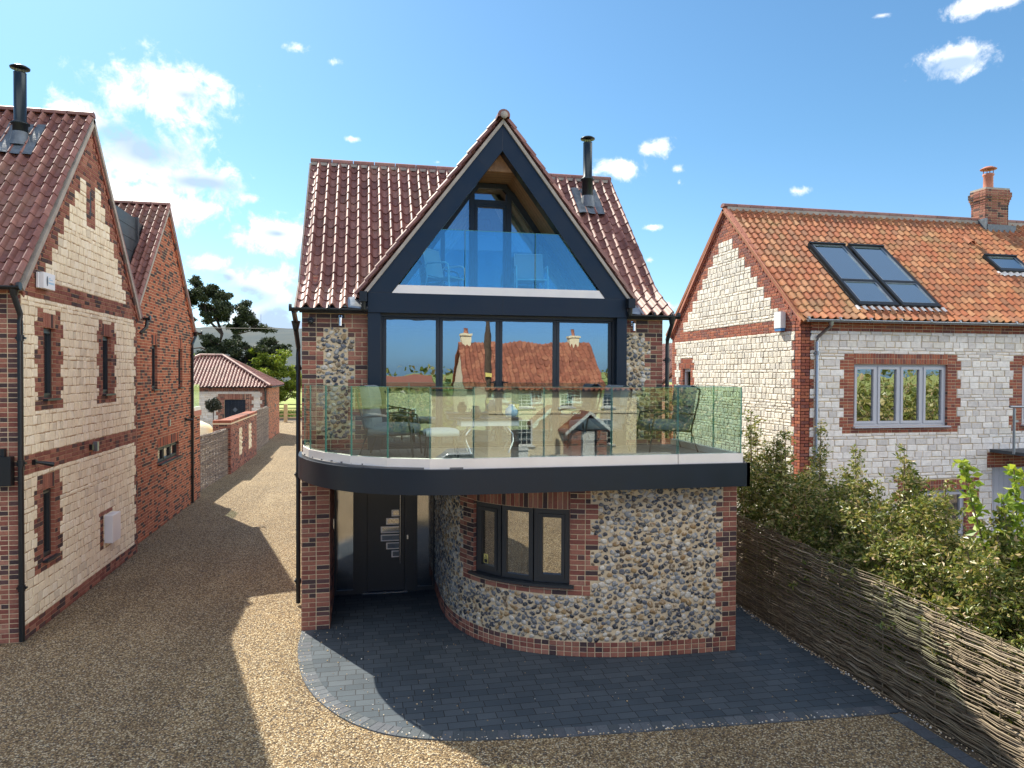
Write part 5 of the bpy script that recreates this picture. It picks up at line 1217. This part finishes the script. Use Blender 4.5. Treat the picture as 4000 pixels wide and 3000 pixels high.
# gravel side: tree, planter and a ball behind the hurdle
def leaves(mb, pts, size, rnd, m=0, asp=.42, droop=0, outward=None):
    for (x, y, z) in pts:
        s_ = size*rnd.uniform(.65, 1.3); a = Vector((rnd.gauss(0, 1), rnd.gauss(0, 1), rnd.gauss(0, .7)-droop)).normalized(); b = a.cross(Vector((rnd.gauss(0, 1), rnd.gauss(0, 1), rnd.gauss(0, 1)))).normalized(); n = a.cross(b)
        p = Vector((x, y, z)); c = .12*s_
        mb.add([tuple(p), tuple(p+a*s_*.5+b*s_*asp*.5+n*c), tuple(p+a*s_), tuple(p+a*s_*.5-b*s_*asp*.5+n*c)], [(0, 1, 2), (0, 2, 3)], m)
t = thing('topiary_tree', (-8.3, 42.5, 0), 'small ball headed standard tree in a pot in front of the outbuilding wall', 'tree')
rnd = random.Random(2); mb = MB(); C_ = Vector((-8.3, 42.5, 2.3)); pts = []
for i in range(1600):
    d_ = Vector((rnd.gauss(0, 1), rnd.gauss(0, 1), rnd.gauss(0, 1))).normalized()*(.42*rnd.random()**.3); pts.append((C_.x+d_.x, C_.y+d_.y, C_.z+d_.z*.85+.08*sin(d_.x*12)))
leaves(mb, pts, .12, rnd); obj('crown', mb, 'leaf_dark', t)
mb = MB(); mb.tube([(-8.3, 42.5, .4), (-8.29, 42.5, 2.1)], .025, 6); obj('trunk', mb, 'bark', t)
mb = MB(); mb.lathe((-8.3, 42.5, 0), [(.001, 0), (.2, 0), (.27, .5), (.25, .5)], 16); obj('pot', mb, 'anthracite', t)
mb = MB(); mb.lathe((-7.0, 31.0, 0), [(1.05, 1.5), (.98, 1.75), (.8, 1.98), (.5, 2.13), (.2, 2.19), (.001, 2.2)], 24); mb.lathe((-7.0, 31.0, 0), [(.05, 0), (.05, 1.6)], 8); tag(obj('garden_parasol', mb, 'cream_render'), 'cream domed cover rising behind the woven hazel hurdle', 'garden cover')
# ================================================================== SHRUBS
def shrub(loc, h, r, n, mat='leaf_holm', size=.075, seed=1, label='', group='evergreen shrubs behind the willow fence', name='evergreen_shrub', spikes=9, build=True, lean=0):
    rnd = random.Random(seed); t = thing(name, loc, label, 'shrub', group); x0, y0, z0 = loc
    mb = MB(); st = MB(); pts = []
    tips = []
    for i in range(spikes):
        a = rnd.uniform(0, 2*pi); rr = r*rnd.uniform(.1, .85); hh = h*rnd.uniform(.7, 1.0)*(1-.25*rr/r); tips.append((x0+rr*cos(a), y0+rr*sin(a), hh))
        st.tube([(x0+.05*cos(a), y0+.05*sin(a), 0), (x0+.55*rr*cos(a), y0+.55*rr*sin(a), hh*.5), (x0+rr*cos(a), y0+rr*sin(a), hh*.98)], [.022, .012, .004], 5)
    tips.append((x0, y0, h)); st.tube([(x0, y0, 0), (x0+.04, y0, h*.5), (x0, y0, h)], [.03, .018, .005], 6)
    # leafy branchlets: short sprays of leaves along twigs
    while len(pts) < n:
        if rnd.random() < .62:
            a = rnd.uniform(0, 2*pi); z = h*(.06+.66*rnd.random()); rad = r*(.55+.5*sin(pi*min(1, z/h*1.25)))*rnd.uniform(.45, 1.02)
            c = Vector((x0+rad*cos(a), y0+rad*sin(a), z))
        else:
            tx, ty, th = rnd.choice(tips); f = rnd.uniform(.45, 1.0); c = Vector((x0+(tx-x0)*f, y0+(ty-y0)*f, th*f))+Vector((rnd.gauss(0, .12), rnd.gauss(0, .12), 0))*(1.25-f)
        d_ = Vector((rnd.gauss(0, 1), rnd.gauss(0, 1), rnd.gauss(.7, .6))).normalized(); L = rnd.uniform(.08, .2)
        for q in range(rnd.randint(7, 13)):
            f = rnd.random(); p = c+d_*L*f+Vector((rnd.gauss(0, .02), rnd.gauss(0, .02), rnd.gauss(0, .02))); pts.append(tuple(p))
    leaves(mb, pts, size, rnd); obj('crown', mb, mat, t); obj('trunk', st, 'stem', t); return t
SH = [((7.4, 12.6, 0), 3.45, .75, 9000, 'evergreen shrub nearest the house corner, seen through and beside the balcony glass'),
      ((7.5, 11.6, 0), 3.2, .75, 9000, 'dark evergreen shrub second from the house along the willow fence'),
      ((7.55, 10.65, 0), 3.3, .8, 10000, 'tall evergreen shrub in front of the grey downpipe of the stone house'),
      ((7.5, 9.7, 0), 2.95, .8, 10000, 'bushy evergreen shrub left of the one with a bare leader, under the wide grey window'),
      ((7.55, 8.75, 0), 3.15, .8, 11000, 'evergreen shrub with thin upright shoots below the wide grey window'),
      ((7.45, 7.9, 0), 2.7, .75, 11000, 'evergreen shrub in front of the lower grey window of the stone house'),
      ((7.35, 7.0, 0), 2.6, .7, 11000, 'evergreen shrub growing under the bright yellow green leaves'),
      ((7.4, 6.1, 0), 2.35, .7, 11000, 'olive evergreen shrub at the right edge behind the willow fence'),
      ((7.3, 5.2, 0), 2.2, .65, 9000, 'evergreen shrub at the very edge of the view behind the willow fence')]
for i, (l, h, r, n, lab) in enumerate(SH): shrub(l, h, r*1.12, int(n*1.25), seed=20+i, label=lab)
# bright shrub with large leaves
rnd = random.Random(9); t = thing('broadleaf_shrub', (7.75, 7.0, 0), 'shrub with large bright yellow green leaves rising above the hedge at the right', 'shrub')
mb = MB(); st = MB(); stems = [(7.1, 7.3, 3.1), (7.55, 7.0, 3.05), (7.75, 6.75, 3.22), (7.5, 6.5, 2.8), (7.95, 6.9, 2.9), (7.3, 6.9, 2.7), (7.7, 6.35, 2.55)]
for (x, y, z) in stems:
    st.tube([(7.75, 7.0, 0), ((7.75+x)/2, (7+y)/2, z*.55), (x, y, z)], [.03, .015, .006], 6); f = 0
    for q in range(15):
        f = .55+.45*q/14; c = Vector((7.75+(x-7.75)*f, 7+(y-7)*f, z*(f**.8))) if f < 1 else Vector((x, y, z))
        leaves(mb, [tuple(c+Vector((rnd.gauss(0, .03), rnd.gauss(0, .03), 0))) for _ in range(10)], .115, rnd, asp=.6)
obj('crown', mb, 'leaf_bright', t); obj('trunk', st, 'stem', t)
# ================================================================== BACKGROUND TREES
def tree(name, loc, lab, cat, clumps, limbs, mat, leaf, n, seed, bark='pine_bark', flat=.45, group=None):
    rnd = random.Random(seed); t = thing(name, loc, lab, cat, group); x0, y0, _ = loc
    st = MB()
    for pts, r0_ in limbs:
        m_ = len(pts); st.tube([(x0+a, y0+b, c) for a, b, c in pts], [r0_*(1-.75*i/(m_-1)) for i in range(m_)], 7)
    for (cx, cy, cz, r) in clumps:
        for q in range(3): a = rnd.uniform(0, 6.28); st.tube([(x0+cx*.8, y0+cy*.8, cz-r*.5), (x0+cx+.4*r*cos(a), y0+cy, cz), (x0+cx+r*.9*cos(a), y0+cy+r*.5*sin(a), cz+r*.3*rnd.uniform(-1, 1))], [.07, .05, .015], 5)
    obj('trunk', st, bark, t)
    mb = MB(); pts = []; tot = sum(r*r for *_, r in clumps)
    for (cx, cy, cz, r) in clumps:
        sub_ = [(rnd.gauss(0, .5)*r, rnd.gauss(0, .5)*r, rnd.gauss(0, .5)*r*flat, r*rnd.uniform(.25, .5)) for _ in range(10)]
        for i in range(int(n*r*r/tot)):
            sx_, sy_, sz_, sr = rnd.choice(sub_); d_ = Vector((rnd.gauss(0, 1), rnd.gauss(0, 1), rnd.gauss(0, 1))).normalized()*sr*rnd.random()**.4
            pts.append((x0+cx+sx_+d_.x, y0+cy+sy_+d_.y, cz+sz_+d_.z*.65))
    leaves(mb, pts, leaf, rnd, asp=.45); obj('crown', mb, mat, t); return t
PL = (-15.0, 76, 0)
tree('pine_tree', PL, 'tall dark pine with bare crooked limbs and flat topped crown behind the outbuilding', 'tree',
     [(-1.6,0,13.0,1.0),(-.6,0,12.3,1.3),(.9,0,12.0,1.2),(-2.6,0,11.4,1.5),(-.5,.5,10.8,1.6),(1.6,0,10.6,1.5),(3.1,0,9.6,1.3),(4.0,0,8.9,1.1),(-3.2,.4,9.6,1.2),(.2,0,9.8,1.2),(-3,0,6.5,1.0),(-3.4,0,5.0,1.2),(5.2,0,8.6,.6),(2.4,0,8.7,.9),(-4,0,10.6,1.3),(-4.6,0,12,1.0)],
     [([(.4,0,0),(.5,0,3),(.6,0,6),(1.0,0,8),(.2,0,10.5)], .38), ([(.6,0,6.0),(-.6,0,7.6),(-2.2,0,8.6),(-3.2,0,9.6)], .22), ([(1.0,0,6.2),(2.2,0,7.5),(2.4,0,9.2),(3.1,0,9.8)], .2), ([(.5,0,6.0),(-1,0,6.6),(-2.8,0,6.4)], .12), ([(1.0,0,8),(-.4,0,9.5),(-.8,0,12)], .16), ([(2.3,0,8),(4,0,8.4)], .1), ([(.2,0,9.5),(1.0,0,11.8)], .12)],
     'leaf_pine', .25, 42000, 4, flat=.5)
tree('pine_tree', (-10.9, 72, 0), 'lower spreading dark pine right of the tall pine', 'tree',
     [(-3.0,0,5.6,1.6),(-1.2,0,6.4,1.5),(.2,0,5.8,1.5),(1.2,0,6.6,1.1),(2.2,0,7.0,.7),(2.7,0,6.0,.9),(-2.0,0,4.2,1.8),(0,0,4.4,1.7),(1.6,0,4.9,1.3),(-3.4,0,7.2,.9),(-4.4,0,4.4,1.3),(1.2,0,3.2,1.3),(-1,0,2.8,1.5),(3.2,0,6.4,.5),(-3.8,0,2.8,1.3)],
     [([(-.5,0,0),(-.5,0,3),(-.2,0,5.5)], .3), ([(-.5,0,2.5),(1.4,0,4.6),(2.5,0,6.3)], .16), ([(-.5,0,2.8),(-2.6,0,4.4),(-3.2,0,5.8)], .14)], 'leaf_pine', .25, 50000, 5, flat=.7)
tree('broadleaf_tree', (-8.3, 70, 0), 'low yellow green tree beside the field, right of the dark pines', 'tree',
     [(-1.5,0,4.6,1.3),(0,0,4.9,1.2),(1.1,0,4.2,1.2),(-2.4,0,3.2,1.5),(0,0,3.0,1.6),(1.8,0,2.9,1.1),(-1,0,1.8,1.3),(1.2,0,2.0,1.1),(-3.4,0,1.9,1.2),(.6,0,5.5,.7)],
     [([(0,0,0),(-.2,0,1.6),(.2,0,3.6)], .16), ([(-.1,0,1.2),(-1.4,0,2.6),(-2,0,3.6)], .1), ([(0,0,1.3),(1.3,0,2.8)], .09)], 'leaf_tree', .26, 20000, 6, 'bark', .8)
tree('broadleaf_tree', (-16.5, 62, 0), 'pale green bushy tree in front of the tall pine, beside the outbuilding roof', 'tree',
     [(0,0,3.6,1.5),(1.6,0,3.8,1.4),(3.0,0,4.4,1.3),(-1.4,0,3.4,1.4),(4.4,0,3.2,1.2),(2.2,0,2.4,1.5),(-2.6,0,4.4,1.2)],
     [([(1,0,0),(1,0,2),(1.4,0,3.6)], .14)], 'leaf_tree', .24, 14000, 11, 'bark', .8)
for i, (x, y, r, h) in enumerate([(2.0, 150, 5, 3.4), (-6, 160, 5, 3.0), (-14, 165, 6, 3.6), (10, 155, 6, 3.4)]):
    tree('hedgerow_tree', (x, y, 0), ['round dark hedgerow tree far across the field beside the house edge', 'low green hedgerow tree far across the field', 'hedgerow tree far off behind the pines', 'far hedgerow tree hidden mostly by the house'][i], 'tree', [(-2, 0, h*.55, r*.35), (0, 0, h*.7, r*.4), (2, 0, h*.5, r*.35), (4, 0, h*.4, r*.3)], [([(0, 0, 0), (0, 0, h*.5)], .2)], 'leaf_holm', .5, 3500, 40+i, 'bark', .7, 'hedgerow trees across the field')
mb = MB(); NX = 90
def hz(x, d): return 34*math.exp(-((x+95)/260)**2)+7*sin(x*.012+1)+3*sin(x*.045)+1.5*sin(x*.13)+6
vs = []; fs = []
for j in range(9):
    for i in range(NX+1):
        x = -900+1500*i/NX; f = j/8; y = 330+380*f; vs.append((x, y, max(-1, hz(x, 0)*sin(pi*.5*min(1, f*1.4))+random.uniform(-.5, .5)*(j > 2)-.5 if j else -2)))
fs = [(j*(NX+1)+i, j*(NX+1)+i+1, (j+1)*(NX+1)+i+1, (j+1)*(NX+1)+i) for j in range(8) for i in range(NX)]
mb.add(vs, fs, 0, True); structure('hills', mb, 'hill_wood')
mb = MB(); x, y = -86.5, 640
for q in range(3): a = q*2.094; mb.tube([(x+1.6*cos(a), y+1.6*sin(a), 20), (x+.5*cos(a), y+.5*sin(a), 46)], .3, 5)
mb.tube([(x, y, 40), (x, y, 54)], .25, 5); mb.box(x-1.6, x+1.6, y-1.6, y+1.6, 43.5, 44.3); mb.box(x-1.3, x+1.3, y-1.3, y+1.3, 46, 46.6)
for q in range(5): mb.box(x-1.1, x+1.1, y-1.1, y+1.1, 24+q*3.6, 24.25+q*3.6)
tag(obj('radio_mast', mb, 'galvanised'), 'thin lattice radio mast on the wooded hill behind the pines', 'mast')
# fences at the end of the drive
def rail_fence(p, q, n, h, rails, label, mat='oak_rail', pw=.1):
    t = thing('rail_fence', (*p, 0), label, 'fence'); p = Vector((*p, 0)); q = Vector((*q, 0)); mb = None
    for i in range(n+1):
        c = p+(q-p)*i/n; mb = MB(); mb.box(c.x-pw/2, c.x+pw/2, c.y-pw/2, c.y+pw/2, 0, h+.08); obj('post', mb, mat, t)
    mb = MB()
    for z in rails: mb.tube([tuple(p+Vector((0, -.03, z))), tuple(q+Vector((0, -.03, z)))], .04, 4, smooth=False)
    obj('rail', mb, mat, t)
rail_fence((-9.5, 62), (-4.9, 62), 3, 1.15, (.35, .65, 1.0), 'low pale oak post and rail fence at the end of the drive')
rail_fence((-12, 69.5), (4, 69.5), 8, 1.3, (.45, .8, 1.15), 'dark post and rail fence along the green field', 'bark', .09)
mb = MB(); mb.box(-6.55, -6.27, 61.8, 62.1, 0, 1.5); tag(obj('gate_post', mb, 'oak_rail', bev=.02), 'thick square oak gate post at the end of the drive', 'post')
mb = MB(); rnd = random.Random(4); leaves(mb, [(rnd.uniform(-12, 4), rnd.uniform(69.7, 73), rnd.uniform(0, .35)) for _ in range(5000)], .3, rnd, asp=.2); tag(obj('grass', mb, 'grass_green'), 'long bright green grass along the field fence', 'grass', kind='stuff')
mb = MB(); mb.tube([(-40, 60, 8.2), (-20, 58.5, 7.5), (-5, 57.5, 7.55), (12, 57, 8.4)], .02, 4); tag(obj('overhead_wire', mb, 'black'), 'thin overhead wire crossing the sky between the pines and the house', 'wire')
# ================================================================== ACROSS THE ROAD (seen reflected in the glass)
ct = thing('cottage', (8.3, -12.5, 0), 'cream rendered cottage with orange pantile roof across the road, mirrored in the balcony doors', 'cottage')
CY = -10.35; Mc = lambda u, v, w: (u, CY+w, v); wins = [(6.1,6.8,1.1,2.2),(6.1,6.8,2.72,3.3),(8.0,8.6,2.72,3.3),(9.9,10.6,2.72,3.3),(9.9,10.6,1.1,2.2)]
mb = MB(); backing(mb, lambda u, v, w: (u, CY+w, v), 4.9, 11.7, 0, 3.5, wins); mb.box(4.9, 11.7, -15.6, -15.3, 0, 3.5); mb.prism([(-15.6, 0), (CY-.28, 0), (CY-.28, 3.5), (-12.95, 5.5), (-15.6, 3.5)], lambda u, v, w: (4.9+w, u, v), 0, .25); mb.prism([(-15.6, 0), (CY-.28, 0), (CY-.28, 3.5), (-12.95, 5.5), (-15.6, 3.5)], lambda u, v, w: (11.45+w, u, v), 0, .25)
for zc in (2.45, .35): mb.mbox(Mc, 4.9, 11.7, zc, zc+.08, 0, .04)
obj('wall', mb, 'cream_render', ct)
for a, b, c, d_ in wins:
    f = MB(); w_ = -.1
    for q in ((a, a+.06, c, d_), (b-.06, b, c, d_), (a+.06, b-.06, c, c+.06), (a+.06, b-.06, d_-.06, d_)): f.mbox(Mc, *q, w_, w_+.1)
    for i in (1, 2): x = a+(b-a)*i/3; f.mbox(Mc, x-.012, x+.012, c+.06, d_-.06, w_+.03, w_+.06)
    for i in range(1, 4): z = c+(d_-c)*i/4; f.mbox(Mc, a+.06, b-.06, z-.012, z+.012, w_+.032, w_+.058)
    f.mbox(Mc, a-.1, b+.1, c-.06, c, -.1, .08); wo = obj('sash_window', f, 'white_paint', ct); g = MB(); g.mbox(Mc, a+.05, b-.05, c+.05, d_-.05, w_+.02, w_+.03); obj('pane', g, 'black', wo)
SC, LC = surf2((4.75, -10.1, 0), (1, 0, 0), [(0, 3.45), (2.85, 5.75)])((0, -1, 0)); mb = MB(); tile_roof(mb, SC, 7.1, LC, wd=.24, g=.3); slab(mb, SC, 0, 7.1, [0, LC], -.08, -.03); SC2, _ = surf2((4.75, -15.8, 0), (1, 0, 0), [(0, 3.45), (2.85, 5.75)])((0, 1, 0)); slab(mb, SC2, 0, 7.1, [0, LC], -.06, .02); cr = obj('roof', mb, 'pantile_cottage', ct)
for x in (5.15, 11.0):
    mb = MB(); mb.box(x-.25, x+.25, -13.2, -12.7, 4.9, 6.1, 0); mb.box(x-.3, x+.3, -13.25, -12.65, 6.1, 6.2, 0); mb.lathe((x, -12.95, 6.2), [(.12, 0), (.1, .3), (.12, .32)], 12, 1); obj('chimney', mb, ['cream_render', 'terracotta'], cr)
mb = MB(); P = [(8.0, 0), (8.0, 1.7), (8.9, 2.5), (9.8, 1.7), (9.8, 0)]; mb.box(8.15, 8.3, -10.3, -9.0, 0, 1.8); mb.box(9.5, 9.65, -10.3, -9.0, 0, 1.8); mb.box(8.3, 8.55, -9.1, -9.0, 0, 1.8); mb.box(9.25, 9.5, -9.1, -9.0, 0, 1.8); obj('porch_wall', mb, 'brick_course', ct)
mb = MB()
for s_ in (-1, 1): mb.prism([(8.9, 2.62), (8.9, 2.48), (8.9+s_*1.05, 1.62), (8.9+s_*1.05, 1.76)], lambda u, v, w: (u, -8.9+w, v), 0, .06); 
obj('bargeboard', mb, 'white_paint', ct)
mb = MB()
for s_ in (-1, 1): mb.prism([(8.9, 2.6), (8.9, 2.52), (8.9+s_*1.0, 1.7), (8.9+s_*1.0, 1.78)], lambda u, v, w: (u, -10.3+w, v), 0, 1.38)
obj('porch_roof', mb, 'pantile_cottage', ct)
mb = MB(); mb.box(8.6, 9.2, -9.3, -9.25, .05, 1.75); obj('porch_door', mb, 'white_paint', ct)
c3 = thing('cottage', (1.5, -18, 0), 'yellow rendered cottage farther across the road, left of the cream one in the reflection', 'cottage')
mb = MB(); mb.box(-3.5, 3.6, -20, -14.5, 0, 3.4, 0); mb.prism([(-20, 3.4), (-14.5, 3.4), (-17.25, 3.85)], lambda u, v, w: (-3.5+w, u, v), 0, 7.1, 0); obj('wall', mb, 'cream_render', c3)
for x in (-1.2, 1.8):
    f = MB(); M = lambda u, v, w: (u, -14.5+w, v)
    for q in ((x, x+.9, 1.2, 1.27), (x, x+.9, 2.2, 2.27), (x, x+.06, 1.27, 2.2), (x+.84, x+.9, 1.27, 2.2), (x+.42, x+.48, 1.27, 2.2), (x+.06, x+.84, 1.72, 1.75)): f.mbox(M, *q, .0, .06)
    wo = obj('window', f, 'white_paint', c3); g = MB(); g.mbox(M, x+.05, x+.85, 1.25, 2.22, .0, .02); obj('pane', g, 'black', wo)
mb = MB(); mb.box(-3.7, 3.8, -14.5, -14.3, 3.3, 3.42); obj('gutter', mb, 'black_metal', c3); mb = MB(); mb.prism([(-20.2, 3.4), (-17.25, 3.9), (-14.3, 3.4), (-14.3, 3.5), (-17.25, 4.05), (-20.2, 3.5)], lambda u, v, w: (-3.7+w, u, v), 0, 7.5); obj('roof', mb, 'pantile_cottage', c3)
for i, x in enumerate((3.9, 6.2)):
    mb = MB(); mb.box(x-.22, x+.22, -9.9, -9.46, 0, 1.0); mb.prism([(x-.28, 1.0), (x+.28, 1.0), (x+.2, 1.1), (x, 1.2), (x-.2, 1.1)], lambda u, v, w: (u, -9.96+w, v), 0, .56)
    tag(obj('gate_pier', mb, 'white_paint'), 'white capped gate pier in front of the cottages, %s' % ('left of the cream cottage' if i == 0 else 'in front of the cream cottage windows'), 'gate pier')
mb = MB(); mb.box(6.6, 13, -9.9, -9.6, 0, .75); tag(obj('flint_wall', mb, 'flint'), 'low flint wall in front of the cream cottage', 'wall')
# car parked across the road
t = thing('parked_car', (1.2, -6.3, 0), 'dark parked car across the road, mirrored in the balcony glass', 'car')
mb = MB(); mb.prism([(-2.0, .3), (-2.0, .75), (-1.75, .92), (-1.0, .98), (-.45, 1.38), (.9, 1.42), (1.6, 1.05), (2.05, .95), (2.1, .4), (2.0, .3)], lambda u, v, w: (1.2+u, -6.3+w, v), -.82, .82); obj('body', mb, 'car_paint', t, bev=.06)
mb = MB()
for s_ in (-1, 1): mb.prism([(-.9, 1.0), (-.42, 1.33), (.85, 1.36), (1.4, 1.05)], lambda u, v, w: (1.2+u, -6.3+s_*(.82+w), v), 0, .012)
obj('side_glass', mb, 'black', t)
for x in (-1.3, 1.35):
    for s_ in (-1, 1): mb = MB(); mb.tube([(1.2+x, -6.3+s_*.62, .32), (1.2+x, -6.3+s_*.84, .32)], .32, 18); mb.tube([(1.2+x, -6.3+s_*.84, .32), (1.2+x, -6.3+s_*.85, .32)], .19, 14, 1); obj('wheel', mb, ['black', 'galvanised'], t)
t = thing('utility_pole', (4.3, -4.6, 0), 'wooden utility pole with a small yellow sign beside the road', 'utility pole')
mb = MB(); mb.tube([(5.0, -5.2, 0), (5.0, -5.2, 7.6)], [.14, .10], 10); obj('pole', mb, 'bark', t); mb = MB(); mb.box(4.88, 5.12, -5.05, -5.04, 4.0, 4.2); mb.box(4.9, 5.1, -5.05, -5.04, 2.9, 3.1); obj('sign', mb, 'sign_yellow', t)
for i, z in enumerate((7.3, 6.9)):
    mb = MB(); mb.tube([(x_, -5.2, z-.6+((x_-5)/20)**2) for x_ in range(-30, 45, 5)], .012, 4); tag(obj('overhead_wire', mb, 'black'), ['upper', 'lower'][i]+' overhead wire running along the road to the wooden pole', 'wire')
mb = MB(); rnd = random.Random(14)
for i in range(60):
    x = -120+i*4+rnd.uniform(-1, 1); 
    leaves(mb, [(x*.5+rnd.gauss(0, 3), -24+rnd.gauss(0, 1.2), min(2.4, abs(rnd.gauss(0, 1.0)))) for _ in range(500)], .3, rnd, asp=.7)
    leaves(mb, [(x+rnd.gauss(0, 3), -38+rnd.gauss(0, 2), min(4.5, abs(rnd.gauss(0, 2.0)))) for _ in range(500)], .5, rnd, asp=.7)
tag(obj('woodland', mb, 'leaf_holm'), 'dark far belt of trees beyond the cottages, seen only in the reflections', 'woodland', kind='stuff')
# spare shade: trees behind the camera are out of the light path

units('loose_stone', [(0, (.60,.45,.26)), (.3, (.75,.62,.42)), (.5, (.40,.29,.17)), (.7, (.82,.78,.70)), (.85, (.30,.27,.24))], .8)
mb = MB(); rnd = random.Random(77); vs_, fs_ = ico()
def stone(x, y, r):
    a, b, c = r*rnd.uniform(.8, 1.3), r*rnd.uniform(.7, 1.1), r*rnd.uniform(.5, .8); an = rnd.uniform(0, 3.1)
    mb.add([(x+p.x*a*cos(an)-p.y*b*sin(an), y+p.x*a*sin(an)+p.y*b*cos(an), .006+c*.8+p.z*c) for p in vs_], fs_, 0, True)
for i in range(420):
    u = rnd.uniform(.1, ep.L-.1); q = EM(u, 0, (abs(rnd.gauss(0, .05)) if rnd.random() < .75 else abs(rnd.gauss(0, .5)))*inn); stone(q[0], q[1], rnd.uniform(.006, .012))
for i in range(420): stone(6.535+rnd.gauss(0, .03), rnd.uniform(4.5, 11.6), rnd.uniform(.006, .013))
for i in range(160): stone(rnd.uniform(-.5, 6.3), rnd.uniform(8, 12), rnd.uniform(.004, .008))
tag(obj('loose_gravel', mb, 'loose_stone'), 'loose gravel stones scattered over the edges of the dark paving', 'gravel', kind='stuff')
